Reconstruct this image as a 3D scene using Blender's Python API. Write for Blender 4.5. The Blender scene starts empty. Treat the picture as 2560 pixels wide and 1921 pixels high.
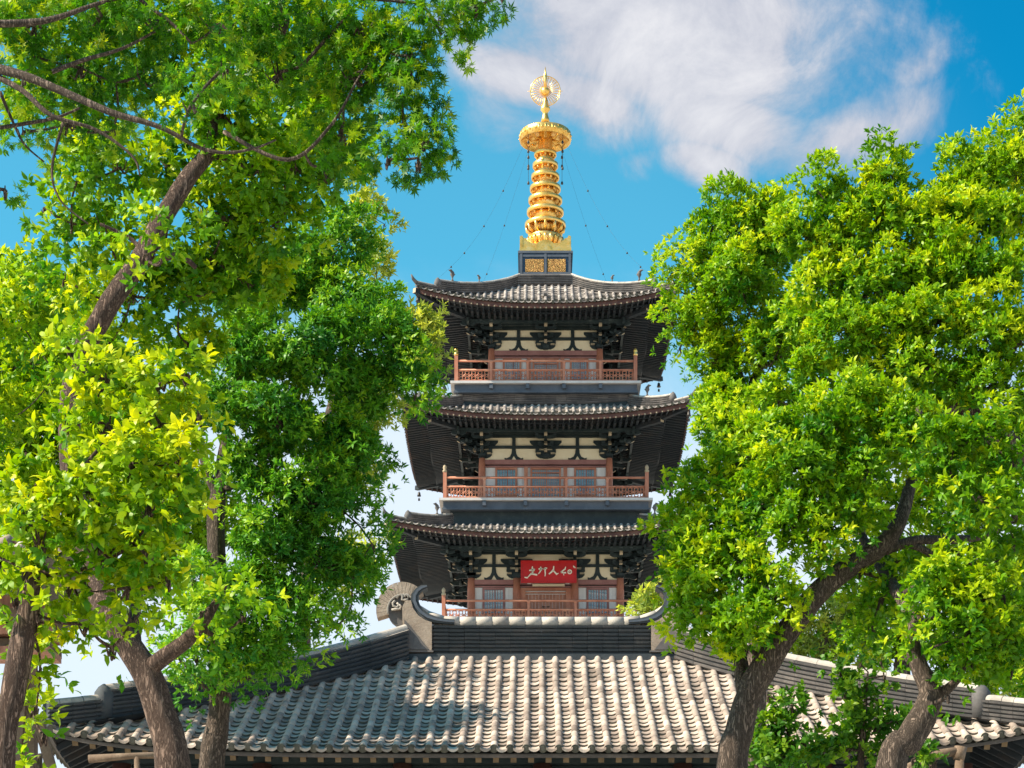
import bpy, math, random
import numpy as np
from mathutils import Vector, noise as mnoise
R = math.radians
sc = bpy.context.scene
# ------------------------------------------------------------------ camera, sky, sun, exposure
FPX, U0, V0, EYE = 5200.0, 1335.0, 2700.0, 1.6      # focal length, vanishing point, horizon (in photo pixels), eye height
cam_d = bpy.data.cameras.new('camera'); cam = bpy.data.objects.new('camera', cam_d); sc.collection.objects.link(cam)
cam.location = (0, 0, EYE); cam.rotation_euler = (R(90), 0, 0)
cam_d.sensor_width = 36; cam_d.lens = FPX / 2560 * 36
cam_d.shift_x = (1280 - U0) / 2560; cam_d.shift_y = (V0 - 960.5) / 2560
cam_d.clip_start = 0.1; cam_d.clip_end = 5000
sc.camera = cam
SUN_AZ, SUN_EL = -109.0, 44.5     # degrees clockwise from +Y towards +X ; -98 = from the left, a touch in front
sd = Vector((math.sin(R(SUN_AZ)) * math.cos(R(SUN_EL)), math.cos(R(SUN_AZ)) * math.cos(R(SUN_EL)), math.sin(R(SUN_EL))))
sl = bpy.data.lights.new('sun', 'SUN'); sl.energy = 5.0; sl.angle = R(0.5); sl.color = (1, 0.88, 0.72)
so = bpy.data.objects.new('sun', sl); sc.collection.objects.link(so)
so.rotation_euler = sd.to_track_quat('Z', 'Y').to_euler(); so.location = (-60, 0, 80)
sc.view_settings.view_transform = 'Standard'; sc.view_settings.look = 'None'
sc.view_settings.exposure = 0.98; sc.view_settings.gamma = 1
sc.render.film_transparent = False
sc.cycles.max_bounces = 6; sc.cycles.diffuse_bounces = 3; sc.cycles.transmission_bounces = 3; sc.cycles.glossy_bounces = 3
sc.cycles.use_adaptive_sampling = True

class NT:
    """tiny helper for node trees"""
    def __init__(s, tree): s.t = tree; tree.nodes.clear()
    def n(s, typ, **kw):
        nd = s.t.nodes.new(typ)
        ins = kw.pop('ins', {})
        for k, v in kw.items(): setattr(nd, k, v)
        for k, v in ins.items():
            if isinstance(v, bpy.types.NodeSocket): s.t.links.new(v, nd.inputs[k])
            else: nd.inputs[k].default_value = v
        return nd
    def m(s, op, a, b=0.0, c=None, clamp=False):
        nd = s.t.nodes.new('ShaderNodeMath'); nd.operation = op; nd.use_clamp = clamp
        for i, v in enumerate([a, b] + ([c] if c is not None else [])):
            if isinstance(v, bpy.types.NodeSocket): s.t.links.new(v, nd.inputs[i])
            else: nd.inputs[i].default_value = v
        return nd.outputs[0]
    def mix(s, f, a, b, blend='MIX'):
        nd = s.t.nodes.new('ShaderNodeMix'); nd.data_type = 'RGBA'; nd.blend_type = blend
        for k, v in ((0, f), (6, a), (7, b)):
            if isinstance(v, bpy.types.NodeSocket): s.t.links.new(v, nd.inputs[k])
            else: nd.inputs[k].default_value = (v if k == 0 else tuple(v) + (1,) if len(v) == 3 else v)
        return nd.outputs[2]
    def ramp(s, f, stops, interp='LINEAR'):
        nd = s.t.nodes.new('ShaderNodeValToRGB'); cr = nd.color_ramp; cr.interpolation = interp
        while len(cr.elements) < len(stops): cr.elements.new(0.5)
        for e, (p, c) in zip(cr.elements, stops): e.position = p; e.color = tuple(c) + (1,) if len(c) == 3 else c
        s.t.links.new(f, nd.inputs[0]); return nd.outputs[0]
    def smooth(s, v, lo, hi):
        nd = s.t.nodes.new('ShaderNodeMapRange'); nd.interpolation_type = 'SMOOTHSTEP'; nd.clamp = True
        s.t.links.new(v, nd.inputs[0]); nd.inputs[1].default_value = lo; nd.inputs[2].default_value = hi
        return nd.outputs[0]

world = bpy.data.worlds.new('World'); sc.world = world; world.use_nodes = True
W = NT(world.node_tree)
tc = W.n('ShaderNodeTexCoord').outputs['Generated']
sky = W.n('ShaderNodeTexSky', sky_type='NISHITA', sun_disc=False, sun_elevation=R(SUN_EL), sun_rotation=R(SUN_AZ), air_density=1.0, dust_density=0.6, ozone_density=2.0)
sep = W.n('ShaderNodeSeparateXYZ', ins={0: tc})
X, Y, Z = sep.outputs
Yp = W.m('MAXIMUM', Y, 0.05)
A = W.m('DIVIDE', X, Yp); B = W.m('DIVIDE', Z, Yp)
wn = W.n('ShaderNodeTexNoise', ins={'Vector': tc, 'Scale': 9.0, 'Detail': 8.0, 'Roughness': 0.62, 'Distortion': 0.4})
wn2 = W.n('ShaderNodeTexNoise', ins={'Vector': tc, 'Scale': 22.0, 'Detail': 10.0, 'Roughness': 0.66, 'Distortion': 0.45})
nz = W.m('SUBTRACT', wn.outputs['Fac'], 0.5); nz2 = W.m('SUBTRACT', wn2.outputs['Fac'], 0.5)
def ell(u, v, ru, rv, rot, amp=1.0):
    a0, b0 = (u - U0) / FPX, (V0 - v) / FPX; c, s_ = math.cos(R(rot)), math.sin(R(rot))
    da = W.m('SUBTRACT', A, a0); db = W.m('SUBTRACT', B, b0)
    p = W.m('ADD', W.m('MULTIPLY', da, c * FPX / ru), W.m('MULTIPLY', db, s_ * FPX / ru))
    q = W.m('ADD', W.m('MULTIPLY', da, -s_ * FPX / rv), W.m('MULTIPLY', db, c * FPX / rv))
    r2 = W.m('ADD', W.m('MULTIPLY', p, p), W.m('MULTIPLY', q, q))
    return W.m('MULTIPLY', W.m('SUBTRACT', 1.0, W.m('SQRT', r2)), amp)
e = ell(1650, 60, 610, 400, -8, 1.25)
for q in ((1330, 190, 260, 110, -18), (1780, 300, 330, 150, -10), (1760, 400, 170, 90, -20), (1500, 250, 260, 130, -30)):
    e = W.m('MAXIMUM', e, ell(*q))
for q in ((2120, 340, 340, 120, 20, .60), (2000, 150, 200, 110, 30, .45), (1600, 400, 130, 60, 25, .4), (2300, 170, 130, 60, 40, .32)):
    e = W.m('MAXIMUM', e, ell(*q))
dens = W.m('ADD', e, W.m('ADD', W.m('MULTIPLY', nz, 1.7), W.m('MULTIPLY', nz2, 1.05)))
cl = W.smooth(dens, -0.04, 0.66)
cl = W.m('MULTIPLY', cl, W.smooth(Y, 0.1, 0.3))
# other clouds elsewhere in the sky (outside the photographed part)
gn = W.n('ShaderNodeTexNoise', ins={'Vector': tc, 'Scale': 3.0, 'Detail': 8.0, 'Roughness': 0.6})
oth = W.m('MULTIPLY', W.smooth(gn.outputs['Fac'], 0.55, 0.7), W.m('SUBTRACT', 1.0, W.smooth(Y, 0.3, 0.8)))
cl = W.m('MAXIMUM', cl, W.m('MULTIPLY', oth, 0.8))
tintc = W.mix(W.smooth(W.m('ADD', A, W.m('MULTIPLY', W.m('SUBTRACT', B, 0.42), 0.6)), 0.04, 0.28), (0.46, 1.46, 1.36), (0.02, 0.92, 1.12))
skyc = W.mix(1.0, sky.outputs[0], tintc, 'MULTIPLY')
lum = W.smooth(W.m('ADD', W.m('MULTIPLY', nz2, 0.8), W.m('MULTIPLY', dens, 0.45)), -0.05, 0.75)
cloudc = W.mix(lum, (3.3, 3.4, 4.0), (6.0, 5.85, 5.95))
low = W.smooth(W.m('ADD', Z, W.m('MULTIPLY', nz, 0.10)), 0.365, 0.27)     # pale cloud bank along the horizon
c1 = W.mix(W.m('MULTIPLY', low, 0.9), skyc, (5.6, 6.1, 6.9))
c2 = W.mix(W.m('MULTIPLY', cl, 0.93), c1, cloudc)
bg = W.n('ShaderNodeBackground', ins={'Color': c2, 'Strength': 0.08})
W.n('ShaderNodeOutputWorld', ins={0: bg.outputs[0]})

# ------------------------------------------------------------------ materials
def newmat(name):
    m = bpy.data.materials.new(name); m.use_nodes = True; return m, NT(m.node_tree)
def surf(T, col, rough, bump=None, bstr=0.3, bdist=0.02, metal=0.0, spec=0.3):
    p = T.n('ShaderNodeBsdfPrincipled')
    for k, v in (('Base Color', col), ('Roughness', rough), ('Metallic', metal), ('Specular IOR Level', spec)):
        if isinstance(v, bpy.types.NodeSocket): T.t.links.new(v, p.inputs[k])
        else: p.inputs[k].default_value = v + (1,) if isinstance(v, tuple) else v
    if bump is not None:
        b = T.n('ShaderNodeBump', ins={'Height': bump, 'Strength': bstr, 'Distance': bdist}); T.t.links.new(b.outputs[0], p.inputs['Normal'])
    T.n('ShaderNodeOutputMaterial', ins={0: p.outputs[0]}); return p
def weathered(name, stops, rough=0.8, scale=3.0, bstr=0.35, attr=False, metal=0.0, spec=0.3, stretch=(1, 1, 1), bdist=0.02, speck=0.25):
    m, T = newmat(name)
    co = T.n('ShaderNodeTexCoord').outputs['Object']
    mp = T.n('ShaderNodeMapping', ins={'Vector': co, 'Scale': stretch}).outputs[0]
    n1 = T.n('ShaderNodeTexNoise', ins={'Vector': mp, 'Scale': scale, 'Detail': 7.0, 'Roughness': 0.65}).outputs['Fac']
    n2 = T.n('ShaderNodeTexNoise', ins={'Vector': mp, 'Scale': scale * 9, 'Detail': 5.0, 'Roughness': 0.7}).outputs['Fac']
    f = T.m('ADD', T.m('MULTIPLY', T.m('SUBTRACT', n1, 0.5), 1.5), T.m('MULTIPLY', T.m('SUBTRACT', n2, 0.5), speck * 2))
    f = T.m('ADD', f, 0.5)
    if attr:
        at = T.n('ShaderNodeAttribute', attribute_name='tint').outputs['Fac']
        f = T.m('ADD', f, T.m('MULTIPLY', T.m('SUBTRACT', at, 0.5), attr * 1.0))
    col = T.ramp(f, stops)
    if name in ('roof_tile', 'pagoda_tile'):      # rain streaks down the slope, lichen spots
        mp3 = T.n('ShaderNodeMapping', ins={'Vector': co, 'Scale': (5.0, .55, .55)}).outputs[0]
        st = T.n('ShaderNodeTexNoise', ins={'Vector': mp3, 'Scale': 1.3, 'Detail': 6.0, 'Roughness': .7}).outputs['Fac']
        col = T.mix(T.m('MULTIPLY', T.smooth(st, .52, .70), .55), col, (.12, .105, .09))
        li = T.n('ShaderNodeTexNoise', ins={'Vector': co, 'Scale': 14.0, 'Detail': 4.0}).outputs['Fac']
        col = T.mix(T.m('MULTIPLY', T.smooth(li, .62, .70), .6), col, (.50, .47, .38))
        mo = T.n('ShaderNodeTexNoise', ins={'Vector': co, 'Scale': 2.2, 'Detail': 8.0, 'Roughness': .75}).outputs['Fac']
        col = T.mix(T.m('MULTIPLY', T.smooth(mo, .60, .72), .5), col, (.16, .17, .09))
    surf(T, col, rough, bump=n2, bstr=bstr, metal=metal, spec=spec, bdist=bdist); return m
M = {}
M['tile'] = weathered('roof_tile', [(0.0, (.19, .145, .115)), (.35, (.34, .265, .215)), (.6, (.45, .36, .29)), (1, (.60, .49, .40))], .85, 1.6, .4, .75)
M['tiled'] = weathered('pagoda_tile', [(0.0, (.13, .115, .11)), (.4, (.25, .215, .195)), (.7, (.38, .33, .29)), (1, (.54, .47, .41))], .8, 1.6, .4, .75)
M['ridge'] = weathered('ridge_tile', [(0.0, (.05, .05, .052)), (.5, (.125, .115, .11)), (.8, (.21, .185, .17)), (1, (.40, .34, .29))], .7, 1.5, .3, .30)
M['fascia'] = weathered('fascia_board', [(0.0, (.045, .022, .018)), (.5, (.095, .042, .032)), (1, (.18, .09, .06))], .7, 3, .2)
M['endt'] = weathered('eave_end_tile', [(0.0, (.05, .048, .036)), (.5, (.10, .095, .075)), (1, (.22, .20, .16))], .8, 4, .5)
M['htip'] = weathered('brown_rafter_end', [(0.0, (.07, .045, .025)), (1, (.26, .18, .10))], .8, 3, .3)
M['ridged'] = weathered('dark_and_shaded_ridge_tile', [(0.0, (.026, .034, .040)), (.5, (.055, .066, .074)), (.8, (.09, .09, .09)), (1, (.30, .27, .24))], .7, 1.5, .3, .30)  # dark tile; doubles as painted shade on the left hips
M['cap'] = weathered('ridge_cap_tile', [(0.0, (.22, .19, .17)), (.5, (.40, .36, .31)), (1, (.58, .52, .45))], .8, 2.5, .3, .35)
M['stone'] = weathered('carved_stone', [(0.0, (.15, .11, .085)), (.5, (.33, .26, .20)), (1, (.50, .41, .32))], .9, 3, .6)
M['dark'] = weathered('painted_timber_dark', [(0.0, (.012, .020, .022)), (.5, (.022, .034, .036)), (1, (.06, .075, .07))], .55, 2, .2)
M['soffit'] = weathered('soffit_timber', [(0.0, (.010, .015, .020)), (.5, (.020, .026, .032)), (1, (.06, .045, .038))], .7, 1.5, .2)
M['red'] = weathered('red_brown_timber', [(0.0, (.24, .085, .05)), (.5, (.48, .19, .115)), (1, (.62, .33, .21))], .5, 2.5, .15, stretch=(1, 1, .4))
M['door'] = weathered('door_timber', [(0.0, (.18, .07, .045)), (.5, (.42, .19, .12)), (1, (.60, .32, .22))], .55, 4, .3, stretch=(6, 6, .5))
M['plum'] = weathered('plum_lintel', [(0.0, (.20, .08, .07)), (.6, (.34, .16, .14)), (1, (.44, .23, .20))], .5, 2, .1)
M['plaster'] = weathered('cream_plaster', [(0.0, (.78, .62, .40)), (.5, (.90, .76, .52)), (1, (.94, .84, .62))], .9, 1.2, .1, speck=.1)
M['white'] = weathered('white_plaster', [(0.0, (.66, .64, .62)), (1, (.85, .84, .80))], .9, 1.2, .1, speck=.1)
M['tip'] = weathered('pale_rafter_end', [(0.0, (.26, .20, .12)), (1, (.55, .44, .30))], .7, 2, .1)
M['trim'] = weathered('pale_floor_edge', [(0.0, (.45, .42, .40)), (1, (.72, .68, .64))], .8, 3, .2)
M['grey'] = weathered('grey_painted_beam', [(0.0, (.05, .065, .085)), (1, (.12, .14, .17))], .6, 2, .2)
M['gold'] = weathered('gilding', [(0.0, (.58, .25, .03)), (.45, (.92, .54, .12)), (1, (1.0, .76, .36))], .30, 3, .25, metal=.75, spec=.6)
M['goldcarve'] = None
M['board'] = weathered('red_lacquer', [(0.0, (.36, .006, .005)), (1, (.54, .014, .010))], .35, 2, .05)
M['ivory'] = weathered('ivory_letters', [(0.0, (.62, .54, .40)), (1, (.86, .80, .66))], .6, 8, .1)
M['navy'] = weathered('slate_blue_paint', [(0.0, (.018, .045, .085)), (1, (.05, .10, .16))], .5, 2, .1)
M['glass'] = weathered('teal_window_glass', [(0.0, (.03, .16, .22)), (.5, (.10, .34, .44)), (1, (.34, .46, .60))], .15, 2.5, .02, spec=.6, stretch=(3, 3, .4))
M['brick'] = weathered('grey_brick', [(0.0, (.18, .15, .13)), (1, (.32, .28, .24))], .9, 4, .4)
M['iron'] = weathered('dark_iron', [(0.0, (.03, .03, .03)), (1, (.09, .08, .07))], .5, 6, .1, metal=.5)
M['paving'] = weathered('courtyard_paving', [(0.0, (.36, .34, .30)), (1, (.52, .49, .44))], .9, .5, .3)
M['log'] = weathered('old_bare_timber', [(0.0, (.08, .05, .032)), (.5, (.17, .115, .075)), (1, (.32, .24, .17))], .8, 4, .5, stretch=(1, 1, 1))
m, T = newmat('gilt_carving')
co = T.n('ShaderNodeTexCoord').outputs['Object']
v = T.n('ShaderNodeTexNoise', ins={'Vector': co, 'Scale': 7.0, 'Detail': 3.0, 'Distortion': 2.5}).outputs['Fac']
w = T.m('SINE', T.m('MULTIPLY', v, 60.0))
surf(T, T.ramp(w, [(0.0, (.16, .07, .015)), (.4, (.70, .42, .10)), (1, (.95, .68, .25))]), .4, bump=w, bstr=.8, bdist=.02, metal=.5); M['goldcarve'] = m
def bark(name, c0, c1):
    m, T = newmat(name)
    co = T.n('ShaderNodeTexCoord').outputs['Object']
    mp = T.n('ShaderNodeMapping', ins={'Vector': co, 'Scale': (1, 1, .16)}).outputs[0]
    n0 = T.n('ShaderNodeTexNoise', ins={'Vector': mp, 'Scale': 5.0, 'Detail': 4.0}).outputs['Fac']
    vo = T.n('ShaderNodeTexNoise', ins={'Vector': mp, 'Scale': 34.0, 'Detail': 8.0, 'Roughness': .7, 'Distortion': 1.2}).outputs['Fac']
    rid = T.m('ABSOLUTE', T.m('SUBTRACT', vo, .5)); rid = T.smooth(rid, 0.0, .10)
    f = T.m('ADD', T.m('MULTIPLY', rid, .6), T.m('MULTIPLY', n0, .5))
    surf(T, T.ramp(f, [(0.12, tuple(x * .35 for x in c0)), (.45, c0), (.95, c1)]), .9, bump=rid, bstr=.8, bdist=.03); return m
M['bark'] = bark('bark_brown', (.105, .075, .055), (.25, .185, .14))
M['bark_red'] = bark('bark_reddish', (.115, .070, .050), (.26, .175, .13))
def leafmat(name, old, mid, young, trans=.36, tr_boost=(1.7, 1.6, .4), rough=.42):
    m, T = newmat(name)
    at = T.n('ShaderNodeAttribute', attribute_name='tint').outputs['Fac']
    co = T.n('ShaderNodeTexCoord').outputs['Object']
    n1 = T.n('ShaderNodeTexNoise', ins={'Vector': co, 'Scale': .9, 'Detail': 3.0}).outputs['Fac']
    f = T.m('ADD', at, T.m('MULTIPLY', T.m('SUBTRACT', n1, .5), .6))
    col = T.ramp(f, [(0.0, old), (.5, mid), (.95, young)])  # old and young ends also carry the painted shade and sunlight of clumps
    p = T.n('ShaderNodeBsdfPrincipled', ins={'Base Color': col, 'Roughness': rough, 'Specular IOR Level': .22})
    tcol = T.mix(1.0, col, tr_boost, 'MULTIPLY')
    tr = T.n('ShaderNodeBsdfTranslucent', ins={'Color': tcol})
    mx = T.n('ShaderNodeMixShader', ins={0: trans, 1: p.outputs[0], 2: tr.outputs[0]})
    T.n('ShaderNodeOutputMaterial', ins={0: mx.outputs[0]}); return m
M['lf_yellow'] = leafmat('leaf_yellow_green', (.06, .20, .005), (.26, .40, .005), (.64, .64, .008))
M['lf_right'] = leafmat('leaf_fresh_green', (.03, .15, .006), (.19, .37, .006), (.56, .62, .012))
M['lf_dark'] = leafmat('leaf_deep_green', (.026, .14, .018), (.105, .30, .016), (.36, .52, .016), .32)
M['lf_maple'] = leafmat('leaf_maple', (.02, .10, .006), (.07, .22, .006), (.32, .40, .010), .42)
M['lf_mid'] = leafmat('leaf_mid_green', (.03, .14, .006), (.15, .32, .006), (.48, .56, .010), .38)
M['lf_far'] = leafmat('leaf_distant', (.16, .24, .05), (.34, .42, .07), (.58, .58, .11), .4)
M['lf_shrub'] = leafmat('leaf_shrub', (.030, .11, .012), (.07, .20, .016), (.26, .40, .025), .42)

# ------------------------------------------------------------------ mesh helpers
coll = sc.collection
def link(o, parent=None):
    coll.objects.link(o)
    if parent is not None: o.parent = parent
    return o
def tag(o, label=None, cat=None, group=None, kind=None):
    if label: o['label'] = label
    if cat: o['category'] = cat
    if group: o['group'] = group
    if kind: o['kind'] = kind
    return o
def thing(name, label, cat, loc=(0, 0, 0), group=None):
    o = bpy.data.objects.new(name, None); o.location = loc; link(o); return tag(o, label, cat, group)
def at(u, v, y):            # the point at depth y seen at photo pixel (u, v)
    return Vector(((u - U0) / FPX * y, y, EYE + (V0 - v) / FPX * y))
class MB:
    def __init__(s): s.v = []; s.f = []; s.mi = []; s.tn = []; s.sm = []; s.tint = .5
    def vert(s, p): s.v.append(tuple(p)); s.tn.append(s.tint); return len(s.v) - 1
    def face(s, idx, mi=0, sm=False): s.f.append(tuple(idx)); s.mi.append(mi); s.sm.append(sm)
    def poly(s, pts, mi=0): s.face([s.vert(p) for p in pts], mi)
    def box(s, c, d, mi=0, rz=0.0, fn=None):
        c = Vector(c); hx, hy, hz = d[0] / 2, d[1] / 2, d[2] / 2; cs, sn = math.cos(rz), math.sin(rz)
        ids = []
        for sx, sy, sz in ((-1,-1,-1),(1,-1,-1),(1,1,-1),(-1,1,-1),(-1,-1,1),(1,-1,1),(1,1,1),(-1,1,1)):
            x, y = sx * hx, sy * hy
            p = Vector((c.x + x * cs - y * sn, c.y + x * sn + y * cs, c.z + sz * hz))
            ids.append(s.vert(fn(p) if fn else p))
        for q in ((3,2,1,0),(4,5,6,7),(0,1,5,4),(1,2,6,5),(2,3,7,6),(3,0,4,7)): s.face([ids[i] for i in q], mi)
    def beam(s, a, b, w, h, mi=0, mi_end=None):
        a, b = Vector(a), Vector(b); d = (b - a).normalized()
        sd_ = d.cross(Vector((0, 0, 1)))
        if sd_.length < 1e-4: sd_ = Vector((1, 0, 0))
        sd_.normalize(); up = sd_.cross(d).normalized()
        ids = []
        for p in (a, b):
            for x, z in ((-1, -1), (1, -1), (1, 1), (-1, 1)): ids.append(s.vert(p + sd_ * x * w / 2 + up * z * h / 2))
        for i in range(4): s.face((ids[i], ids[(i + 1) % 4], ids[4 + (i + 1) % 4], ids[4 + i]), mi)
        s.face(ids[3::-1], mi); s.face(ids[4:], mi if mi_end is None else mi_end)
    def prism(s, pts, ext, mi=0, mi_side=None):     # planar polygon (3-D points) pushed along ext
        ext = Vector(ext); a = [s.vert(p) for p in pts]; b = [s.vert(Vector(p) + ext) for p in pts]; n = len(pts)
        s.face(a, mi); s.face(b[::-1], mi)
        for i in range(n): s.face((a[i], b[i], b[(i + 1) % n], a[(i + 1) % n]), mi if mi_side is None else mi_side)
    def band(s, pts, hw, ext, mi=0):                # a strip in the x-z plane with width, extruded by ext
        pts = [Vector(p) for p in pts]; n = len(pts); L = []; Rr = []
        for i, p in enumerate(pts):
            t = (pts[min(i + 1, n - 1)] - pts[max(i - 1, 0)]); t.y = 0; t.normalize(); nn = Vector((-t.z, 0, t.x))
            w = hw[i] if isinstance(hw, (list, tuple)) else hw
            L.append(p + nn * w); Rr.append(p - nn * w)
        for i in range(n - 1): s.prism([L[i], L[i + 1], Rr[i + 1], Rr[i]], ext, mi)
    def tube(s, pts, rad, n=8, mi=0, cap=True, sm=True, wob=0.0, seed=0):
        pts = [Vector(p) for p in pts]; rings = []; prev = None
        for i, p in enumerate(pts):
            t = (pts[min(i + 1, len(pts) - 1)] - pts[max(i - 1, 0)])
            if t.length < 1e-6: t = Vector((0, 0, 1))
            t.normalize()
            ref = prev if prev is not None else (Vector((0, 1, 0)) if abs(t.y) < .9 else Vector((1, 0, 0)))
            x = (ref - t * ref.dot(t)).normalized(); y = t.cross(x); prev = x
            r = rad[i] if isinstance(rad, (list, tuple)) else rad; ring = []
            for k in range(n):
                a = 2 * math.pi * k / n; d = x * math.cos(a) + y * math.sin(a); rr = r
                if wob: rr = r * (1 + wob * mnoise.noise(p * 1.3 + d * 1.1 + Vector((seed, 0, 0))) + wob * .5 * mnoise.noise(p * 4 + d * 3))
                ring.append(s.vert(p + d * rr))
            rings.append(ring)
        for a, b in zip(rings, rings[1:]):
            for k in range(n): s.face((a[k], a[(k + 1) % n], b[(k + 1) % n], b[k]), mi, sm)
        if cap: s.face(rings[0][::-1], mi); s.face(rings[-1], mi)
    def lathe(s, prof, n=24, c=(0, 0, 0), mi=0, sm=True):
        rings = [[s.vert((c[0] + r * math.cos(2 * math.pi * k / n), c[1] + r * math.sin(2 * math.pi * k / n), c[2] + z)) for k in range(n)] for r, z in prof]
        for a, b in zip(rings, rings[1:]):
            for k in range(n): s.face((a[k], a[(k + 1) % n], b[(k + 1) % n], b[k]), mi, sm)
        s.face(rings[0][::-1], mi); s.face(rings[-1], mi)
    def build(s, name, mats, parent=None):
        if not isinstance(mats, (list, tuple)): mats = [mats]
        me = bpy.data.meshes.new(name); me.from_pydata(s.v, [], s.f)
        for m_ in mats: me.materials.append(M[m_] if isinstance(m_, str) else m_)
        me.polygons.foreach_set('material_index', s.mi); me.polygons.foreach_set('use_smooth', s.sm)
        a = me.attributes.new('tint', 'FLOAT', 'POINT'); a.data.foreach_set('value', s.tn)
        me.update()
        return link(bpy.data.objects.new(name, me), parent)
def dup(o, parent=None, rz=0.0, loc=None):
    c = o.copy(); coll.objects.link(c); c.parent = parent if parent is not None else o.parent
    c.rotation_euler = (0, 0, rz)
    if loc is not None: c.location = loc
    for ch in list(o.children):
        d = ch.copy(); coll.objects.link(d); d.parent = c
    return c
rnd = random.Random(11)

# ------------------------------------------------------------------ Chinese tiled roofs
class Roof:
    """hip roof: inner rectangle (ix, iy), run, heights at the top and at the eave, corner lift, sag"""
    def __init__(s, ix, iy, run, zt, ze, lift, sag, p=2.4): s.ix, s.iy, s.run, s.zt, s.ze, s.lift, s.sag, s.p = ix, iy, run, zt, ze, lift, sag, p
    def sides(s):
        return [((1, 0), (0, -1), s.ix, s.iy), ((0, 1), (1, 0), s.iy, s.ix), ((-1, 0), (0, 1), s.ix, s.iy), ((0, -1), (-1, 0), s.iy, s.ix)]
    def z(s, lat, t, ia):
        half = ia + s.run * t
        base = max(0.0, abs(lat) / max(half, .01) ); k = min(base, 1.05) ** s.p
        return s.zt + (s.ze - s.zt) * t - s.sag * 4 * t * (1 - t) * (1 - .3 * t) + s.lift * k * t ** 1.6
    def pt(s, side, lat, t, dz=0.0):
        a, b, ia, ib = side; d = ib + s.run * t
        return Vector((a[0] * lat + b[0] * d, a[1] * lat + b[1] * d, s.z(lat, t, ia) + dz))
    def eave(s, side, f): a, b, ia, ib = side; return s.pt(side, f * (ia + s.run), 1.0)

def tile_roof(name, rf, parent, mat='tile', sp=.29, tr=.075, course=.32, seg=.34, sides=(0, 1, 2, 3)):
    mb = MB(); sl_len = math.hypot(rf.run, rf.zt - rf.ze)
    for si, side in enumerate(rf.sides()):
        if si not in sides: continue
        a, b, ia, ib = side; A3 = Vector((a[0], a[1], 0)); n = int((ia + rf.run) / sp)
        for k in range(-n, n + 1):
            lat = k * sp; t0 = max(0.0, (abs(lat) - ia) / rf.run + .01)
            if t0 > .985: continue
            ns = max(1, round((1 - t0) * sl_len / seg)); bow = rnd.uniform(-.012, .012)
            for j in range(ns):                      # cover tiles: half pipes, each one overlapping the next
                ta, tb = t0 + (1 - t0) * j / ns, t0 + (1 - t0) * (j + 1) / ns
                mb.tint = rnd.random(); dl = rnd.uniform(-.003, .003) + bow * math.sin(j * .45); dz = rnd.uniform(-.002, .004)
                pa, pb = rf.pt(side, lat + dl, ta, .004 + dz), rf.pt(side, lat + dl, tb, .004 + dz)
                tdir = (pb - pa).normalized(); N = A3.cross(tdir).normalized()
                if N.z < 0: N = -N
                if j < ns - 1: pb = pb + tdir * .012
                rr = []
                for p, r in ((pa, tr * .975), (pb, tr * 1.03)):
                    rr.append([mb.vert(p + A3 * r * math.cos(q) + N * r * 1.05 * math.sin(q)) for q in [math.pi * i / 8 - (.25 if i == 0 else -.25 if i == 8 else 0) for i in range(9)]])
                for i in range(8): mb.face((rr[0][i], rr[0][i + 1], rr[1][i + 1], rr[1][i]), 0, True)
                c = mb.vert(pb + N * tr * .3)
                for i in range(8): mb.face((rr[1][i], rr[1][i + 1], c), 1 if j == ns - 1 else 0)
                if j == ns - 1:                      # round end tile with a raised rim
                    for r1, off in ((tr * 1.12, .012), (tr * .62, .026)):
                        m_ = 16; cc = pb + N * tr * .25 + tdir * off
                        ring = [mb.vert(cc + A3 * r1 * math.cos(2 * math.pi * i / m_) + N * r1 * math.sin(2 * math.pi * i / m_)) for i in range(m_)]
                        ring2 = [mb.vert(cc - tdir * .02 + A3 * r1 * math.cos(2 * math.pi * i / m_) + N * r1 * math.sin(2 * math.pi * i / m_)) for i in range(m_)]
                        mb.face(ring, 1)
                        for i in range(m_): mb.face((ring[i], ring[(i + 1) % m_], ring2[(i + 1) % m_], ring2[i]), 1)
            # pan tiles to the right of this cover tile
            lat2 = lat + sp / 2; t0 = max(0.0, (abs(lat2) - ia) / rf.run)
            if t0 > .985: continue
            nc = max(1, round((1 - t0) * sl_len / course))
            hw = sp / 2 - tr * .7
            for j in range(nc):
                ta, tb = t0 + (1 - t0) * j / nc, t0 + (1 - t0) * (j + 1) / nc; mb.tint = rnd.random()
                jl = rnd.uniform(-.01, .01); jz = rnd.uniform(-.006, .008)
                pa, pb = rf.pt(side, lat2, ta, -.022), rf.pt(side, lat2 + jl, tb, .008 + jz)
                tdir = (pb - pa).normalized(); N = A3.cross(tdir).normalized()
                if N.z < 0: N = -N
                rr = []
                last = j == nc - 1
                for p, lift in ((pa, 0), (pb + tdir * (.05 if last else .015), 0), (pb + tdir * (.06 if last else .015), -.030 if not last else -.035)):
                    rr.append([mb.vert(p + A3 * hw * q + N * (.032 * q * q + lift - (.012 if last and lift else 0) * (1 - q * q) + .004)) for q in (-1, -.6, -.2, .2, .6, 1)])
                for i in range(5):
                    mb.face((rr[0][i], rr[0][i + 1], rr[1][i + 1], rr[1][i]), 0, True); mb.face((rr[1][i], rr[1][i + 1], rr[2][i + 1], rr[2][i]), 1 if not last else 0)
        # solid deck beneath the tiles
        mb.tint = .2; gn_, gt = 16, 5
        g = [[mb.vert(rf.pt(side, (ia + rf.run * j / gt) * (2 * i / gn_ - 1), j / gt, -.07)) for i in range(gn_ + 1)] for j in range(gt + 1)]
        for j in range(gt):
            for i in range(gn_): mb.face((g[j][i], g[j][i + 1], g[j + 1][i + 1], g[j + 1][i]), 1)
    return mb.build(name, [mat, 'endt'], parent)

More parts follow.
